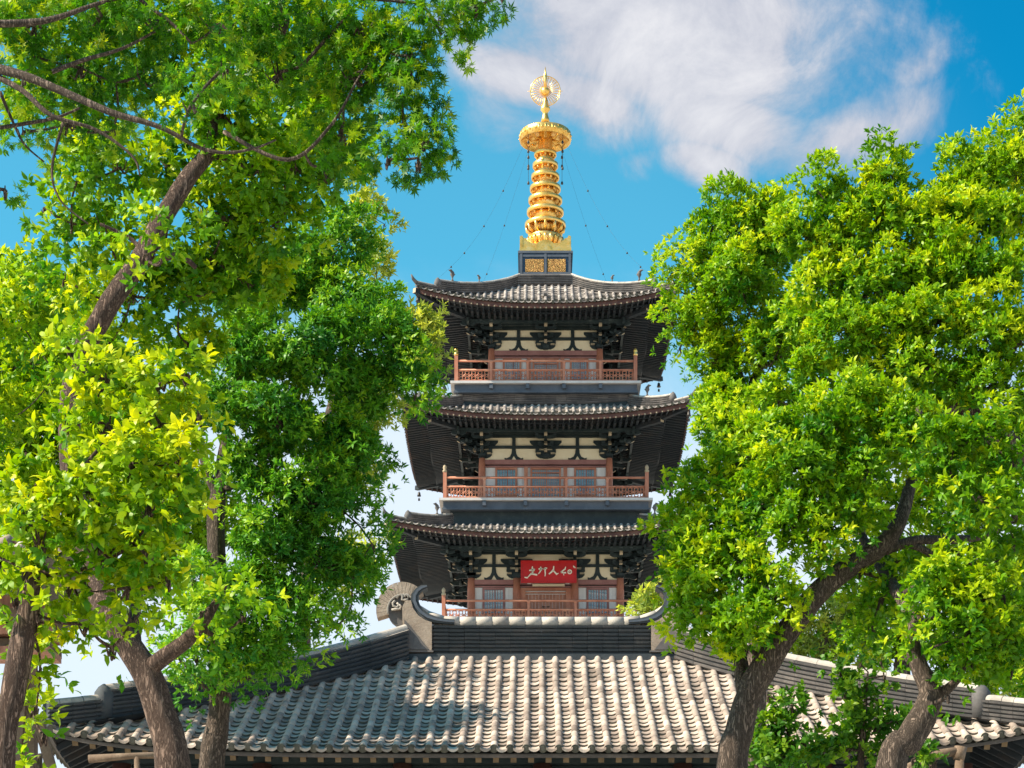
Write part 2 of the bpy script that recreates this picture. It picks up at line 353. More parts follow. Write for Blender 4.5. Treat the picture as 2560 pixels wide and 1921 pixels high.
def ridge_profile(w, h, n, capr):
    pts = []; ch = h / n
    for i in range(n):
        z0 = i * ch; pts += [(w / 2 - .04, z0), (w / 2 - .04, z0 + ch * .30), (w / 2 + .004, z0 + ch * .36), (w / 2 + .022, z0 + ch * .90), (w / 2 - .04, z0 + ch)]
    cap = [(capr * math.cos(a), h + .01 + capr * 1.1 * math.sin(a)) for a in [math.pi * i / 8 for i in range(9)]]
    right = pts + cap[:5]; left = [(-x, z) for x, z in reversed(right[:-1])]
    return right + left, len(pts)
def sweep_ridge(mb, path, w, h, n, capr, taper=None, jitter=.006, seglen=.5, capmat=1, close=False):
    """a laid-tile ridge wall along a path: n courses and a half-round cap, tile lengths slightly offset"""
    P = [Vector(p) for p in path]; fine = [P[0]]
    for a, b in zip(P, P[1:]):
        m_ = max(1, round((b - a).length / seglen))
        for i in range(1, m_ + 1): fine.append(a.lerp(b, i / m_))
    prof, npts = ridge_profile(w, h, n, capr); L = len(prof)
    for i in range(len(fine) - 1):
        a, b = fine[i], fine[i + 1]
        def perp(k):
            t = fine[min(k + 1, len(fine) - 1)] - fine[max(k - 1, 0)]; t.z = 0; t.normalize(); return Vector((t.y, -t.x, 0)), t
        sa, ta = perp(i); sb, tb = perp(i + 1)
        fa = taper(i / (len(fine) - 1)) if taper else 1; fb = taper((i + 1) / (len(fine) - 1)) if taper else 1
        b2 = b - (b - a).normalized() * .006
        jj = [rnd.uniform(-jitter, jitter) for _ in range(n * 2 + 2)]; tt = [rnd.random() for _ in range(n * 2 + 2)]
        ra, rb = [], []
        for k, (x, z) in enumerate(prof):
            kk = (min(k, L - 1 - k) // 5) if min(k, L - 1 - k) < npts else n; mb.tint = tt[kk]; j = jj[kk]
            xx = x + (j if x > 0 else -j)
            ra.append(mb.vert(a + sa * xx + Vector((0, 0, z * fa + j * .5)))); rb.append(mb.vert(b2 + sb * xx + Vector((0, 0, z * fb + j * .5))))
        for k in range(L):
            k2 = (k + 1) % L; c = capmat if (min(k, L - 1 - k) >= npts - 1 and k != L - 1) else 0
            mb.face((ra[k], rb[k], rb[k2], ra[k2]), c)
        mb.face(ra, 0); mb.face(rb[::-1], 0)

# ================================================================== THE PAGODA
CX, CY = 0.5, 92.0
pag = thing('pagoda', 'tall timber pagoda with red balconies and a gilded ringed spire, rising behind the hall', 'pagoda', (CX, CY, 0))
PI2 = math.pi / 2
def soffit(rf, wall, zin, parent):
    """underside boards with two layers of rafters and the corner beams"""
    mb = MB(); H = rf.ix + rf.run; t_in = (wall - rf.ix) / rf.run
    def sz(lat, d):            # underside height
        f = (d - wall) / (H - wall); k = min(abs(lat) / max(d, .01), 1.0) ** rf.p
        return zin + (rf.ze - .17 - zin) * f + rf.lift * k * max(f, 0) ** 1.3
    for si, (a, b, ia, ib) in enumerate(rf.sides()):
        P = lambda lat, d, dz=0.0: Vector((a[0] * lat + b[0] * d, a[1] * lat + b[1] * d, sz(lat, d) + dz))
        gn_, gt = 20, 5
        g = [[mb.vert(P((wall + (H - wall) * j / gt) * (2 * i / gn_ - 1), wall + (H - .04 - wall) * j / gt, .03)) for i in range(gn_ + 1)] for j in range(gt + 1)]
        for j in range(gt):
            for i in range(gn_): mb.face((g[j][i], g[j + 1][i], g[j + 1][i + 1], g[j][i + 1]), 0)
        for i in range(gn_):   # red-brown fascia under the tiles
            f0, f1 = 2 * i / gn_ - 1, 2 * (i + 1) / gn_ - 1
            q = [P(H * f0, H - .03, -.06), P(H * f1, H - .03, -.06), P(H * f1, H - .03, .13), P(H * f0, H - .03, .13)]
            mb.prism(q, Vector((-b[0] * .05, -b[1] * .05, 0)), 2)
        n = int(H / .24)
        for k in range(-n, n + 1):
            lat = k * .24 + .01
            d0 = max(wall, abs(lat) + .02)
            if H - d0 > .35:   # flying rafter, then the round lower rafter further in
                dm = max(d0, H - 1.0)
                mb.beam(P(lat, dm, -.03), P(lat, H - .02, -.05), .055, .055, 0, 1)
                if H - 1.0 > d0 + .2: mb.beam(P(lat, d0, -.05), P(lat, H - 1.0 + .02, -.08), .10, .10, 0, 0)
        mb.beam(P(-H * .97, H - .95, -.06), P(0, H - .95, -.06), .05, .07, 0); mb.beam(P(0, H - .95, -.06), P(H * .97, H - .95, -.06), .05, .07, 0)
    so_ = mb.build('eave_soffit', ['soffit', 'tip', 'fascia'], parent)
    for q in range(4):         # corner (hip) beams
        mb = MB(); dx, dy = ((1, -1), (1, 1), (-1, 1), (-1, -1))[q]
        p0 = Vector((dx * (wall - .2), dy * (wall - .2), zin - .10)); pm = Vector((dx * (H - 1.1), dy * (H - 1.1), sz(H - 1.1, H - 1.1) - .16)); p1 = Vector((dx * (H + .08), dy * (H + .08), sz(H, H) - .03))
        mb.beam(p0, pm, .20, .26, 0, 1); mb.beam(pm + Vector((0, 0, .06)), p1, .17, .20, 0, 1)
        mb.build('corner_beam', ['soffit', 'tip'], so_)
    return so_
def arm_pts(hl, h, z, e=.5):   # profile of a bracket arm with rounded lower ends
    hl2 = hl
    return [(-hl2, z + h), (-hl2, z + h * e), (-hl2 + h * .5, z + h * .16), (-hl2 + h * 1.2, z), (hl2 - h * 1.2, z), (hl2 - h * .5, z + h * .16), (hl2, z + h * e), (hl2, z + h)]
def arm_a(mb, c, hl, h, th, mi=0):    # arm along x at point c (front side frame, out = -y)
    mb.prism([(c[0] + x, c[1] - th / 2, c[2] + z) for x, z in arm_pts(hl, h, 0)], (0, th, 0), mi)
def block(mb, c, w=.16, h=.12, mi=0):
    x, y, z = c; a, b = w / 2 * .68, w / 2
    lo = [mb.vert((x + sx * a, y + sy * a, z)) for sx, sy in ((-1,-1),(1,-1),(1,1),(-1,1))]
    mi_ = [mb.vert((x + sx * b, y + sy * b, z + h * .45)) for sx, sy in ((-1,-1),(1,-1),(1,1),(-1,1))]
    hi = [mb.vert((x + sx * b, y + sy * b, z + h)) for sx, sy in ((-1,-1),(1,-1),(1,1),(-1,1))]
    mb.face(lo[::-1], mi); mb.face(hi, mi)
    for p, q in ((lo, mi_), (mi_, hi)):
        for i in range(4): mb.face((p[i], p[(i + 1) % 4], q[(i + 1) % 4], q[i]), mi)
def out_arm(mb, x, y0, out, z, h, th, beak=True, mi=0, mi_end=1, rz=0.0):
    """arm reaching outwards (towards -y, or turned by rz) with a pale cut end"""
    c, s_ = math.cos(rz), math.sin(rz)
    def Q(l, o, zz): return (x + l * c + o * s_, y0 + l * s_ - o * c, z + zz)
    pr = [(-.1, 0), (-.1, h), (out - .02, h), (out, h * .55), (out - (.0 if beak else .12), h * .1 if beak else .02), (out - h * 1.1, 0)]
    if beak: pr = [(-.1, 0), (-.1, h), (out - .18, h), (out + .06, -h * .15), (out - .02, -h * .35), (out - h * 1.5, 0)]
    A_ = [Q(-th / 2, o, zz) for o, zz in pr]; B_ = [Q(th / 2, o, zz) for o, zz in pr]
    a = [mb.vert(p) for p in A_]; b = [mb.vert(p) for p in B_]; n = len(pr)
    mb.face(a, mi); mb.face(b[::-1], mi)
    for i in range(n): mb.face((a[i], b[i], b[(i + 1) % n], a[(i + 1) % n]), mi_end if i in ((2, 3) if beak else (2, 3)) else mi)
def bracket(mb, x, y, z, top, corner=0):
    """bracket set on a column head at z carrying the eave purlin; corner = -1/+1 adds the diagonal arms"""
    hgt = top - z; s1 = hgt / 1.15
    block(mb, (x, y, z), .34 * s1, .20 * s1)
    tiers = ((.20, .38, .44), (.46, .74, .34), (.72, 1.08, .46))
    for i, (dz, out, hl) in enumerate(tiers):
        zz = z + dz * s1
        out_arm(mb, x, y, out, zz, .17 * s1, .13, beak=(i == 1))
        arm_a(mb, (x, y - (tiers[i - 1][1] - .12 if i else 0), zz + .02), hl, .15 * s1, .11)
        for q in (-1, 0, 1): block(mb, (x + q * (hl - .08), y - (tiers[i - 1][1] - .12 if i else 0), zz + .17 * s1), .15, .09 * s1)
        if corner:
            out_arm(mb, x, y, out * 1.35, zz - .01, .17 * s1, .13, beak=(i != 0), rz=corner * math.pi / 4)
            dxx = corner * (out - .1); arm_a(mb, (x + dxx, y - out + .1, zz + .05), hl * .7, .14 * s1, .10)
            block(mb, (x + dxx, y - out + .1, zz + .18 * s1), .18, .10 * s1)
    arm_a(mb, (x, y - 1.0, z + .86 * s1), .52, .15 * s1, .11)
    for q in (-1, 0, 1): block(mb, (x + q * .42, y - 1.0, z + .99 * s1), .16, .09 * s1)
    block(mb, (x, y, z + .99 * s1), .20, .1 * s1)

def splay(mb, x, y, z0, z1, w, mi=0):   # the inverted-V strut with curled feet
    h = z1 - z0
    for s_ in (-1, 1):
        pts = [(0, h), (s_ * .075, h), (s_ * .10, h * .62), (s_ * w * .42, h * .36), (s_ * w * .78, h * .22), (s_ * w, h * .27), (s_ * w * .96, 0), (s_ * w * .60, 0.0), (s_ * w * .25, h * .12), (0, h * .42)]
        mb.prism([(x + a, y, z0 + b) for a, b in pts], (0, .06, 0), mi)
def side_parts(build_front, nsides=4):
    """build the parts of the front side, then turned copies for the other three"""
    made = build_front()
    for k in range(1, nsides):
        for o in made: dup(o, pag, rz=k * PI2)

STO = [  # name, floor z, balcony half, wall half, column top, roof(inner half, run, z top, z eave, lift, sag), soffit z at the wall
    dict(fl=31.18, bh=3.86, wh=2.33, ct=33.08, rf=Roof(1.15, 1.15, 4.25, 36.32, 33.98, .66, .28), sz=34.18),
    dict(fl=26.10, bh=4.32, wh=2.73, ct=28.26, rf=Roof(3.55, 3.55, 2.42, 30.28, 29.14, .55, .10), sz=29.42),
    dict(fl=20.90, bh=4.37, wh=3.18, ct=23.00, rf=Roof(3.75, 3.75, 2.75, 25.2, 24.10, .55, .10), sz=24.30)]
for lv, S in enumerate(STO):
    fl, bh, wh, ct, rf, szi = S['fl'], S['bh'], S['wh'], S['ct'], S['rf'], S['sz']
    roofo = tile_roof('tiled_roof', rf, pag, 'tiled', sp=.29, tr=.066, course=.30, seg=.36)
    H = rf.ix + rf.run
    # hip ridges
    for q, (dx, dy) in enumerate(((1, -1), (1, 1), (-1, 1), (-1, -1))):
        side = rf.sides()[0]
        def hp(t, dz=0.0): d = rf.ix + rf.run * t; return Vector((dx * d, dy * d, rf.z(d, t, rf.ix) + dz))
        mb = MB(); n_ = 12; tb = .80 if lv == 0 else .72
        sweep_ridge(mb, [hp(t * tb / n_, .0) for t in range(n_ + 1)], .20, .42, 5, .075, capmat=1)
        e0 = hp(tb, .02); mb.tint = .4
        mb.lathe([(.02, -.02), (.13, 0), (.16, .2), (.10, .34), (.02, .42)], 10, (e0.x, e0.y, e0.z + .12), 0)   # curled end piece
        sweep_ridge(mb, [hp(tb + (1.0 - tb) * t / 5, 0) for t in range(6)], .16, .16, 2, .065, capmat=1)
        e1 = hp(1.0, .16); dv = Vector((dx, dy, 0)).normalized()
        mb.tube([e1, e1 + dv * .18 + Vector((0, 0, .10)), e1 + dv * .28 + Vector((0, 0, .26))], [.08, .07, .03], 8, 0)
        mb.build('hip_ridge', ['ridge', 'cap'], roofo)
        # glazed figures standing on the ridge
        for t, sc_ in (((.40, .8), (.66, 1.3)) if lv == 0 else ((.30, 1.5),)):
            mb = MB(); p = hp(t, .44 + .06); s_ = sc_ * (1 if lv == 0 else .85)
            mb.tint = .4
            mb.lathe([(.035 * s_, 0), (.05 * s_, .02), (.022 * s_, .06 * s_), (.03 * s_, .12 * s_), (.075 * s_, .20 * s_), (.06 * s_, .28 * s_), (.02 * s_, .33 * s_)], 10, p)
            mb.tube([p + Vector((0, 0, .26 * s_)), p + Vector((dx * .05 * s_, dy * .05 * s_, .33 * s_)), p + Vector((dx * .12 * s_, dy * .12 * s_, .31 * s_))], [.045 * s_, .045 * s_, .012], 8)
            mb.tube([p + Vector((0, 0, .14 * s_)), p + Vector((-dx * .09 * s_, -dy * .09 * s_, .26 * s_))], [.03 * s_, .01], 6)
            mb.build('roof_figure', ['ridge'], roofo)
        mb = MB(); c = Vector((dx * (H - .06), dy * (H - .06), rf.z(H, 1, rf.ix) - .42))   # wind bell under the corner
        mb.tube([c + Vector((0, 0, .22)), c], .010, 5)
        mb.lathe([(.02, 0), (.06, -.03), (.075, -.14), (.10, -.20), (.02, -.19)], 10, c); mb.tube([c + Vector((0, 0, -.19)), c + Vector((0, 0, -.30))], .008, 5)
        mb.box(c + Vector((0, 0, -.36)), (.09, .012, .12)); mb.build('wind_bell', ['iron'], roofo)
    # ridge band round the foot of the next storey
    mb = MB(); loop = []
    if lv:
        d = rf.ix - .02; lo, cl_ = (.02, .16) if lv == 1 else (.02, .18)
        for k in range(4):
            for j in range(8):
                f = 2 * j / 8 - 1; ca, sa = math.cos(k * PI2), math.sin(k * PI2); x, y = f * d, -d
                loop.append((x * ca - y * sa, x * sa + y * ca, rf.zt + lo + cl_ * abs(f) ** 1.8))
        loop.append(loop[0])
        sweep_ridge(mb, loop, .26, .46, 6, .08, seglen=.45, capmat=0)
    else:
        d = rf.ix + .06; loop = [(-d, -d, rf.zt - .05), (d, -d, rf.zt - .05), (d, d, rf.zt - .05), (-d, d, rf.zt - .05), (-d, -d, rf.zt - .05)]
        sweep_ridge(mb, loop, .34, .40, 4, .08, seglen=.6, capmat=0)
    mb.build('ridge_band', ['ridge', 'cap'], roofo)
    if lv == 0:     # small box ornament on the front slope
        mb = MB(); p = rf.pt(rf.sides()[0], -.02, .42, .12); mb.box(p, (.22, .30, .20)); mb.box(p + Vector((0, -.16, -.05)), (.12, .03, .10), 1)
        mb.lathe([(.10, 0), (.12, .03), (.04, .08)], 10, p + Vector((0, 0, .10))); mb.build('roof_ornament', ['tiled', 'iron'], roofo)
    soffit(rf, wh + .04, szi, pag)
    # body core (dark behind everything)
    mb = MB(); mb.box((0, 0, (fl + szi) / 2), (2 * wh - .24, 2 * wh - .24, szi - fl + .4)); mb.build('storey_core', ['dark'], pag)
    # columns
    xs = [-wh, wh] if lv < 2 else [-wh, -1.24, 1.24, wh]
    cr = .15 if lv < 2 else .165
    done = set()
    for k in range(4):
        for x in xs[:-1]:
            ca, sa = math.cos(k * PI2), math.sin(k * PI2)
            mb = MB(); mb.lathe([(cr * .96, 0), (cr, .05), (cr, (ct - fl) * .7), (cr * .88, ct - fl)], 18); mb.lathe([(cr * 1.5, -.02), (cr * 1.5, .03), (cr * 1.05, .08)], 18)
            o = mb.build('column', ['red'], pag); o.location = (x * ca + wh * sa, x * sa - wh * ca, fl)
    # wall of one side: upper dark timbers, plaster, lintel, windows/doors
    def front():
        made = []; y = -wh + .03; zt = szi - .12
        zl = ct - .10                                             # underside of the plaster
        mb = MB(); mb.box((0, -wh + .10, (zl + zt) / 2), (2 * wh - .26, .10, zt - zl)); made.append(mb.build('plaster_panel', ['plaster'], pag))
        mb = MB(); hb = zt - zl; w2 = 2 * wh - .10
        mid = zl + hb * .47
        mb.box((0, y - .02, mid + .05), (w2, .14, .11)); mb.box((0, y - .03, zt - .04), (w2, .16, .20)); mb.box((0, y - .05, zt + .22), (w2 + .5, .14, .3))
        cs = [0] if lv < 2 else [-1.24, 1.24]
        posts = [-wh, wh] + cs
        gaps = sorted(posts)
        for a_, b_ in zip(gaps, gaps[1:]):
            xm = (a_ + b_) / 2
            if lv == 2 and abs(xm) < .1: continue
            splay(mb, xm, y - .01, zl, mid, .40 if lv < 2 else .42)
            mb.box((xm, y + .01, (mid + zt) / 2 + .03), (.15, .10, zt - mid - .1))
        for x in posts:                                           # arms lying in the wall plane
            sgn = [-1, 1] if abs(x) < wh - .1 else [1 if x < 0 else -1]
            for s_ in sgn:
                for z_, ln, hh in ((zl + .12, .42, .20), (mid + .10, .68, .24)):
                    pr = [(0, hh), (ln, hh), (ln, hh * .66), (ln - hh * .45, hh * .22), (ln - hh * 1.0, 0), (0, 0)]
                    mb.prism([(x + s_ * a2, y - .035, z_ + b2) for a2, b2 in pr], (0, .07, 0), 0)
                mb.box((x + s_ * .30, y - .05, zl + .32), (.17, .09, .07), 1)
        made.append(mb.build('wall_timbers', ['dark', 'tip'], pag))
        mb = MB(); mb.box((0, -wh + .02, ct - .16), (2 * wh - .2, .14, .20)); mb.box((0, -wh + .035, ct - .34), (2 * wh - .2, .10, .06)); made.append(mb.build('lintel', ['plum'], pag))
        mb = MB(); mb.box((0, -wh + .11, (fl + ct - .3) / 2), (2 * wh - .3, .08, ct - .3 - fl), 0); made.append(mb.build('wall_panel', ['white'], pag))
        top = ct - .38
        if lv < 2:
            wins = [(-wh * .62, .86 * wh / 2.5, 'w'), (0, 1.25 * wh / 2.6, 'd'), (wh * .62, .86 * wh / 2.5, 'w')]
        else: wins = [(-2.22, .95, 'w'), (0, 1.75, 'D'), (2.22, .95, 'w')]
        yw = -wh + .05
        for x, wd, kd in wins:
            if kd == 'D':
                fr = MB(); zt_ = top - .02
                for q in (-1, 1): fr.box((x + q * (wd / 2 + .10), yw - .01, (fl + zt_) / 2), (.22, .14, zt_ - fl), 0)
                fr.box((x, yw - .01, zt_ - .05), (wd, .12, .12), 0); fr.box((x, yw, zt_ - .20), (wd, .10, .06), 0)
                o = fr.build('door', ['red'], pag); made.append(o)
                pb = MB(); np_ = 12
                for i in range(np_): pb.box((x - wd / 2 + (i + .5) * wd / np_, yw + .03 + .004 * (i % 2), (fl + zt_ - .26) / 2), (wd / np_ - .012, .04, zt_ - .26 - fl))
                pb.box((x, yw + .05, (fl + zt_ - .3) / 2), (wd, .02, zt_ - .3 - fl)); pb.build('door_leaf', ['door'], o)
                hb_ = MB()
                for q in (-.1, .1): hb_.lathe([(.02, -.01), (.05, 0), (.05, .02), (.01, .03)], 12, (x + q, yw - .0, fl + .9)); hb_.tube([(x + q - .05, yw - .03, fl + .92), (x + q, yw - .04, fl + .84), (x + q + .05, yw - .03, fl + .92)], .009, 5)
                hb_.build('door_handle', ['iron'], o); continue
            zb = fl + (.55 if kd == 'w' else .0); fr = MB(); tw = .085
            for q in (-1, 1): fr.box((x + q * (wd / 2 - tw / 2), yw, (zb + top) / 2), (tw, .12, top - zb), 0)
            fr.box((x, yw, top - tw / 2), (wd - 2 * tw, .10, tw), 0); fr.box((x, yw, zb + tw / 2), (wd - 2 * tw, .10, tw), 0)
            if kd == 'd': fr.box((x, yw - .004, top - .22), (wd - 2 * tw, .07, .05), 0)
            o = fr.build('window' if kd == 'w' else 'balcony_door', ['plum' if lv == 2 else 'red'], pag); made.append(o)
            g = MB(); g.box((x, yw + .03, (zb + top) / 2), (wd - 2 * tw, .02, top - zb - 2 * tw)); g.build('pane', ['glass'], o)
            bars = MB(); nb = 7 if kd == 'w' else 13
            for i in range(1, nb): bars.box((x - wd / 2 + tw + i * (wd - 2 * tw) / nb, yw, (zb + top) / 2), (.022 if i != (nb + 1) // 2 else .05, .03, top - zb - 2 * tw))
            bars.build('window_bars', ['plum' if kd == 'w' else 'red'], o)
            if kd == 'w':
                mb = MB(); s_ = 1 if x > 0 else -1
                if lv < 2: mb.box((x - s_ * 0 + wd / 2 + .12, -wh + .055, (zb + top) / 2), (.16, .03, top - zb))
                else:
                    mb.box((x + wd / 2 + .08, -wh + .055, (fl + top) / 2), (.13, .03, top - fl)); mb.box((x - wd / 2 - .08, -wh + .055, (fl + top) / 2), (.13, .03, top - fl))
                made.append(mb.build('white_strip', ['white'], pag))
        if lv < 2:     # red posts between the bays
            for x in (-wh * .31, wh * .31):
                mb = MB(); mb.box((x, yw - .02, (fl + top) / 2), (.16, .16, top - fl)); made.append(mb.build('door_post', ['red'], pag))
        return made
    side_parts(front)
    # bracket sets
    top_b = szi - .10
    def brs():
        made = []
        for x in ([-wh, 0, wh] if lv < 2 else [-wh, -1.24, 1.24, wh]):
            mb = MB(); cn = 0 if abs(x) < wh - .1 else (1 if x > 0 else -1)
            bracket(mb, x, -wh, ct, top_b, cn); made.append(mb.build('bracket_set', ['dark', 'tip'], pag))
        mb = MB(); e = wh + 1.0
        mb.tube([(-e - .75, -e, szi - .02 + .10), (-e * .5, -e, szi - .07), (e * .5, -e, szi - .07), (e + .75, -e, szi + .08)], .09, 10)
        mb.box((0, -e, szi - .24), (2 * e + .5, .10, .16)); mb.box((0, -wh - .55, szi - .20), (2 * wh + 1.0, .09, .15)); mb.box((0, -wh, szi - .02), (2 * wh + .3, .18, .3))
        made.append(mb.build('eave_purlin', ['dark'], pag)); return made
    side_parts(brs)
    # balcony
    mb = MB(); mb.box((0, 0, fl - .06), (2 * bh + .36, 2 * bh + .36, .10), 0); mb.box((0, 0, fl - .25), (2 * bh + .02, 2 * bh + .02, .26), 1); mb.box((0, 0, fl - .43), (2 * bh + .10, 2 * bh + .10, .08), 1)
    mb.box((0, 0, fl - .75), (2 * bh - .55, 2 * bh - .55, .54), 2)
    mb.build('balcony_floor', ['trim', 'grey', 'dark'], pag)
    if lv < 2:
        nb = 5; pitch = 2 * bh / nb
        pxs = [-bh + pitch * i for i in range(1, nb)]
    else: pxs = [-.73, 1.25]
    def rail():
        made = []; b0 = bh - .06
        mb = MB()
        for z_, r_ in ((.90, .050), (.52, .042)): mb.tube([(-b0 + .05, -b0, fl + z_), (b0 - .05, -b0, fl + z_)], r_, 10)
        mb.box((0, -b0, fl + .06), (2 * b0, .08, .06))
        o = mb.build('railing', ['red'], pag); made.append(o)
        for x in pxs:
            mb = MB(); mb.box((x, -b0, fl + .44), (.10, .10, .90)); block(mb, (x, -b0, fl + .80), .15, .09); mb.build('railing_post', ['red'], o)
        edges = [-b0] + pxs + [b0]
        for a_, b_ in zip(edges, edges[1:]):     # pierced fretwork
            mb = MB(); x0, x1 = a_ + .06, b_ - .06; z0, z1 = fl + .09, fl + .48; n = max(2, round((x1 - x0) / .27)); c = (x1 - x0) / n; zm = (z0 + z1) / 2; hh = (z1 - z0) / 2
            for i in range(n):
                xc = x0 + (i + .5) * c; k = c * .46
                for sx in (-1, 1):
                    for sz_ in (-1, 1):
                        mb.tube([(xc + sx * k, -b0, zm), (xc + sx * k * .5, -b0, zm + sz_ * hh * .45), (xc + sx * k * .75, -b0, zm + sz_ * hh * .8), (xc, -b0, zm + sz_ * hh)], .024, 4, sm=False)
                mb.tube([(xc + k * .45 * math.cos(q), -b0, zm + k * .45 * math.sin(q)) for q in [i2 * math.pi / 4 for i2 in range(9)]], .016, 4, sm=False, cap=False)
                mb.beam((xc - k, -b0, zm), (xc - k * .4, -b0, zm), .03, .03); mb.beam((xc + k * .4, -b0, zm), (xc + k, -b0, zm), .03, .03)
            mb.build('fretwork_panel', ['red'], o)
        mb = MB(); mb.box((-b0, -b0, fl + .55), (.15, .15, 1.12)); mb.lathe([(.05, 0), (.09, .02), (.10, .08), (.06, .14), (.085, .20), (.07, .28), (.02, .34)], 12, (-b0, -b0, fl + 1.11), 1)
        made.append(mb.build('corner_post', ['red', 'gold' if lv == 0 else 'tip'], pag))
        mb = MB()                                  # joist ends below the floor
        for x in [-bh + 2 * bh * i / 5 for i in range(1, 5)]: mb = MB(); mb.box((x, -bh - .03, fl - .22), (.15, .24, .20)); made.append(mb.build('joist_end', ['grey'], pag))
        return made
    side_parts(rail)
# lower body, hidden behind the hall
mb = MB(); mb.box((0, 0, 10.2), (7.6, 7.6, 19.4), 0)
for z in (15.4, 10.2, 5.0): mb.box((0, 0, z), (9.2, 9.2, .35), 1)
mb.build('lower_body', ['brick', 'dark'], pag)
mb = MB(); mb.box((0, 0, .55), (16, 16, 1.1)); mb.box((0, 0, 1.16), (15.4, 15.4, .12)); mb.build('stone_plinth', ['stone'], pag)
# name board
def bp(X_, Y_, yy=-4.32): # pixel of the board close-up -> pagoda frame
    p = at(1280 + X_ / 9.22, 1380 + Y_ / 9.22, CY + yy); return Vector((p.x - CX, yy, p.z))
mb = MB(); a, b = bp(215, 700), bp(1475, 215); mb.box(((a.x + b.x) / 2, -4.28, (a.z + b.z) / 2), (b.x - a.x, .07, b.z - a.z))
bd = mb.build('name_board', ['board'], pag)
mb = MB(); w_ = .045
for q in ((a.x, (a.z + b.z) / 2, w_, b.z - a.z + w_), (b.x, (a.z + b.z) / 2, w_, b.z - a.z + w_)): mb.box((q[0], -4.30, q[1]), (q[2], .10, q[3]))
for zz in (a.z, b.z): mb.box(((a.x + b.x) / 2, -4.30, zz), (b.x - a.x - w_, .09, w_))
mb.build('board_frame', ['board'], bd)
ST = [[(472,338,10),(468,390,16),(476,450,14),(476,520,10)], [(398,432,12),(440,425,14),(500,405,14),(530,412,10)], [(520,408,10),(498,446,8)], [(450,470,8),(500,462,10)],
      [(448,496,12),(405,545,12),(360,592,6)], [(368,600,12),(330,600,14),(288,588,8)], [(430,520,8),(500,520,14),(582,535,18)],
      [(612,402,12),(660,388,14),(704,392,10)], [(660,348,12),(668,400,14),(650,460,12),(606,512,8)], [(640,420,8),(690,425,12)], [(735,380,12),(736,412,8)], [(726,392,8),(770,378,16),(812,382,12)], [(772,380,16),(762,440,15),(768,500,13),(760,566,9)],
      [(962,330,12),(958,400,14),(920,460,16),(850,516,12)], [(944,430,10),(985,470,14),(1030,520,18),(1070,496,8)],
      [(1238,348,10),(1222,400,14),(1170,440,12),(1126,474,12)], [(1126,474,12),(1180,484,14),(1248,484,16)], [(1186,490,8),(1196,545,6)],
      [(1330 + 42 * math.cos(q * math.pi / 6), 464 + 42 * math.sin(q * math.pi / 6), 11) for q in range(13)], [(1316,462,8),(1344,466,8)], [(1412,325,9),(1428,345,12),(1440,372,7)], [(1455,350,5),(1458,380,5)]]
mb = MB()
for s_ in ST: mb.band([bp(x, y, -4.325) for x, y, _ in s_], [h * .0019 * 1.05 for _, _, h in s_], (0, -.03, 0))
mb.build('lettering', ['ivory'], bd)
for xx in (400, 1275): mb = MB(); c = bp(xx, 715, -3.9); mb.box(c, (.17, .12, .09)); mb.build('board_rest', ['trim'], pag)
mb = MB(); a, b = bp(470, 795, -3.35), bp(1215, 742, -3.35); mb.box(((a.x + b.x) / 2, -3.35, (a.z + b.z) / 2), (b.x - a.x, .06, b.z - a.z)); mb.build('door_head_panel', ['plaster'], pag)

# ---- spire
def zz(Yz): return 46.71 - .00586 * Yz
k_ = .00586
sp = MB(); sp.box((0, 0, 37.20), (2.28, 2.28, 1.04)); 
for q in range(4): pass
sp.box((0, 0, 37.75), (2.40, 2.40, .10), 1); sp.box((0, 0, 36.71), (2.40, 2.40, .10), 1)
so_ = sp.build('spire_base', ['navy', 'grey'], pag)
mb = MB()
for x in (-.48, .48):
    mb.box((x, -1.16, 37.16), (.80, .04, .56))
mb.build('gilt_panel', ['goldcarve'], so_)
mb = MB()
for x in (-1.06, 0, 1.06): mb.box((x, -1.17, 37.22), (.10, .07, .90))
for z in (36.82, 37.58): mb.box((0, -1.165, z), (2.2, .05, .09))
mb.build('panel_frame', ['grey'], so_)
mb = MB(); mb.box((0, 0, 37.89), (2.26, 2.26, .17)); mb.box((0, 0, 38.10), (1.9, 1.9, .26))
for k in range(4):      # leaf-shaped corner acroteria and the curved centre pieces
    ca, sa = math.cos(k * PI2), math.sin(k * PI2)
    for s_ in (-1, 1):
        pts = [(1.12, 0), (1.12, .50), (1.02, .55), (.94, .42), (.86, .44), (.78, .28), (.68, .27), (.60, .12), (.50, .08), (.48, 0)]
        q = [(s_ * x * ca + 1.10 * sa, s_ * x * sa - 1.10 * ca, 37.96 + z) for x, z in pts]; mb.prism(q, (-.10 * sa, .10 * ca, 0))
    q = [(.42 * math.cos(t * math.pi / 10) * ca + 1.12 * sa, .42 * math.cos(t * math.pi / 10) * sa - 1.12 * ca, 37.96 + .36 * math.sin(t * math.pi / 10)) for t in range(11)]
    mb.prism(q, (-.12 * sa, .12 * ca, 0))
mb.build('gilt_plinth', ['gold'], so_)
mb = MB()               # lotus bowl
prof = [(.46, 38.0), (.50, 38.20), (.60, 38.36), (.70, 38.52), (.76, 38.70), (.70, 38.80), (.74, 38.86), (.60, 38.92), (.45, 38.95)]
mb.lathe(prof, 32)
for k in range(20):
    a = 2 * math.pi * k / 20; d = Vector((math.cos(a), math.sin(a), 0))
    mb.tube([d * .50 + Vector((0, 0, 38.20)), d * .68 + Vector((0, 0, 38.40)), d * .79 + Vector((0, 0, 38.64)), d * .80 + Vector((0, 0, 38.78))], [.05, .085, .095, .03], 8)
mb.build('lotus_bowl', ['gold'], so_)
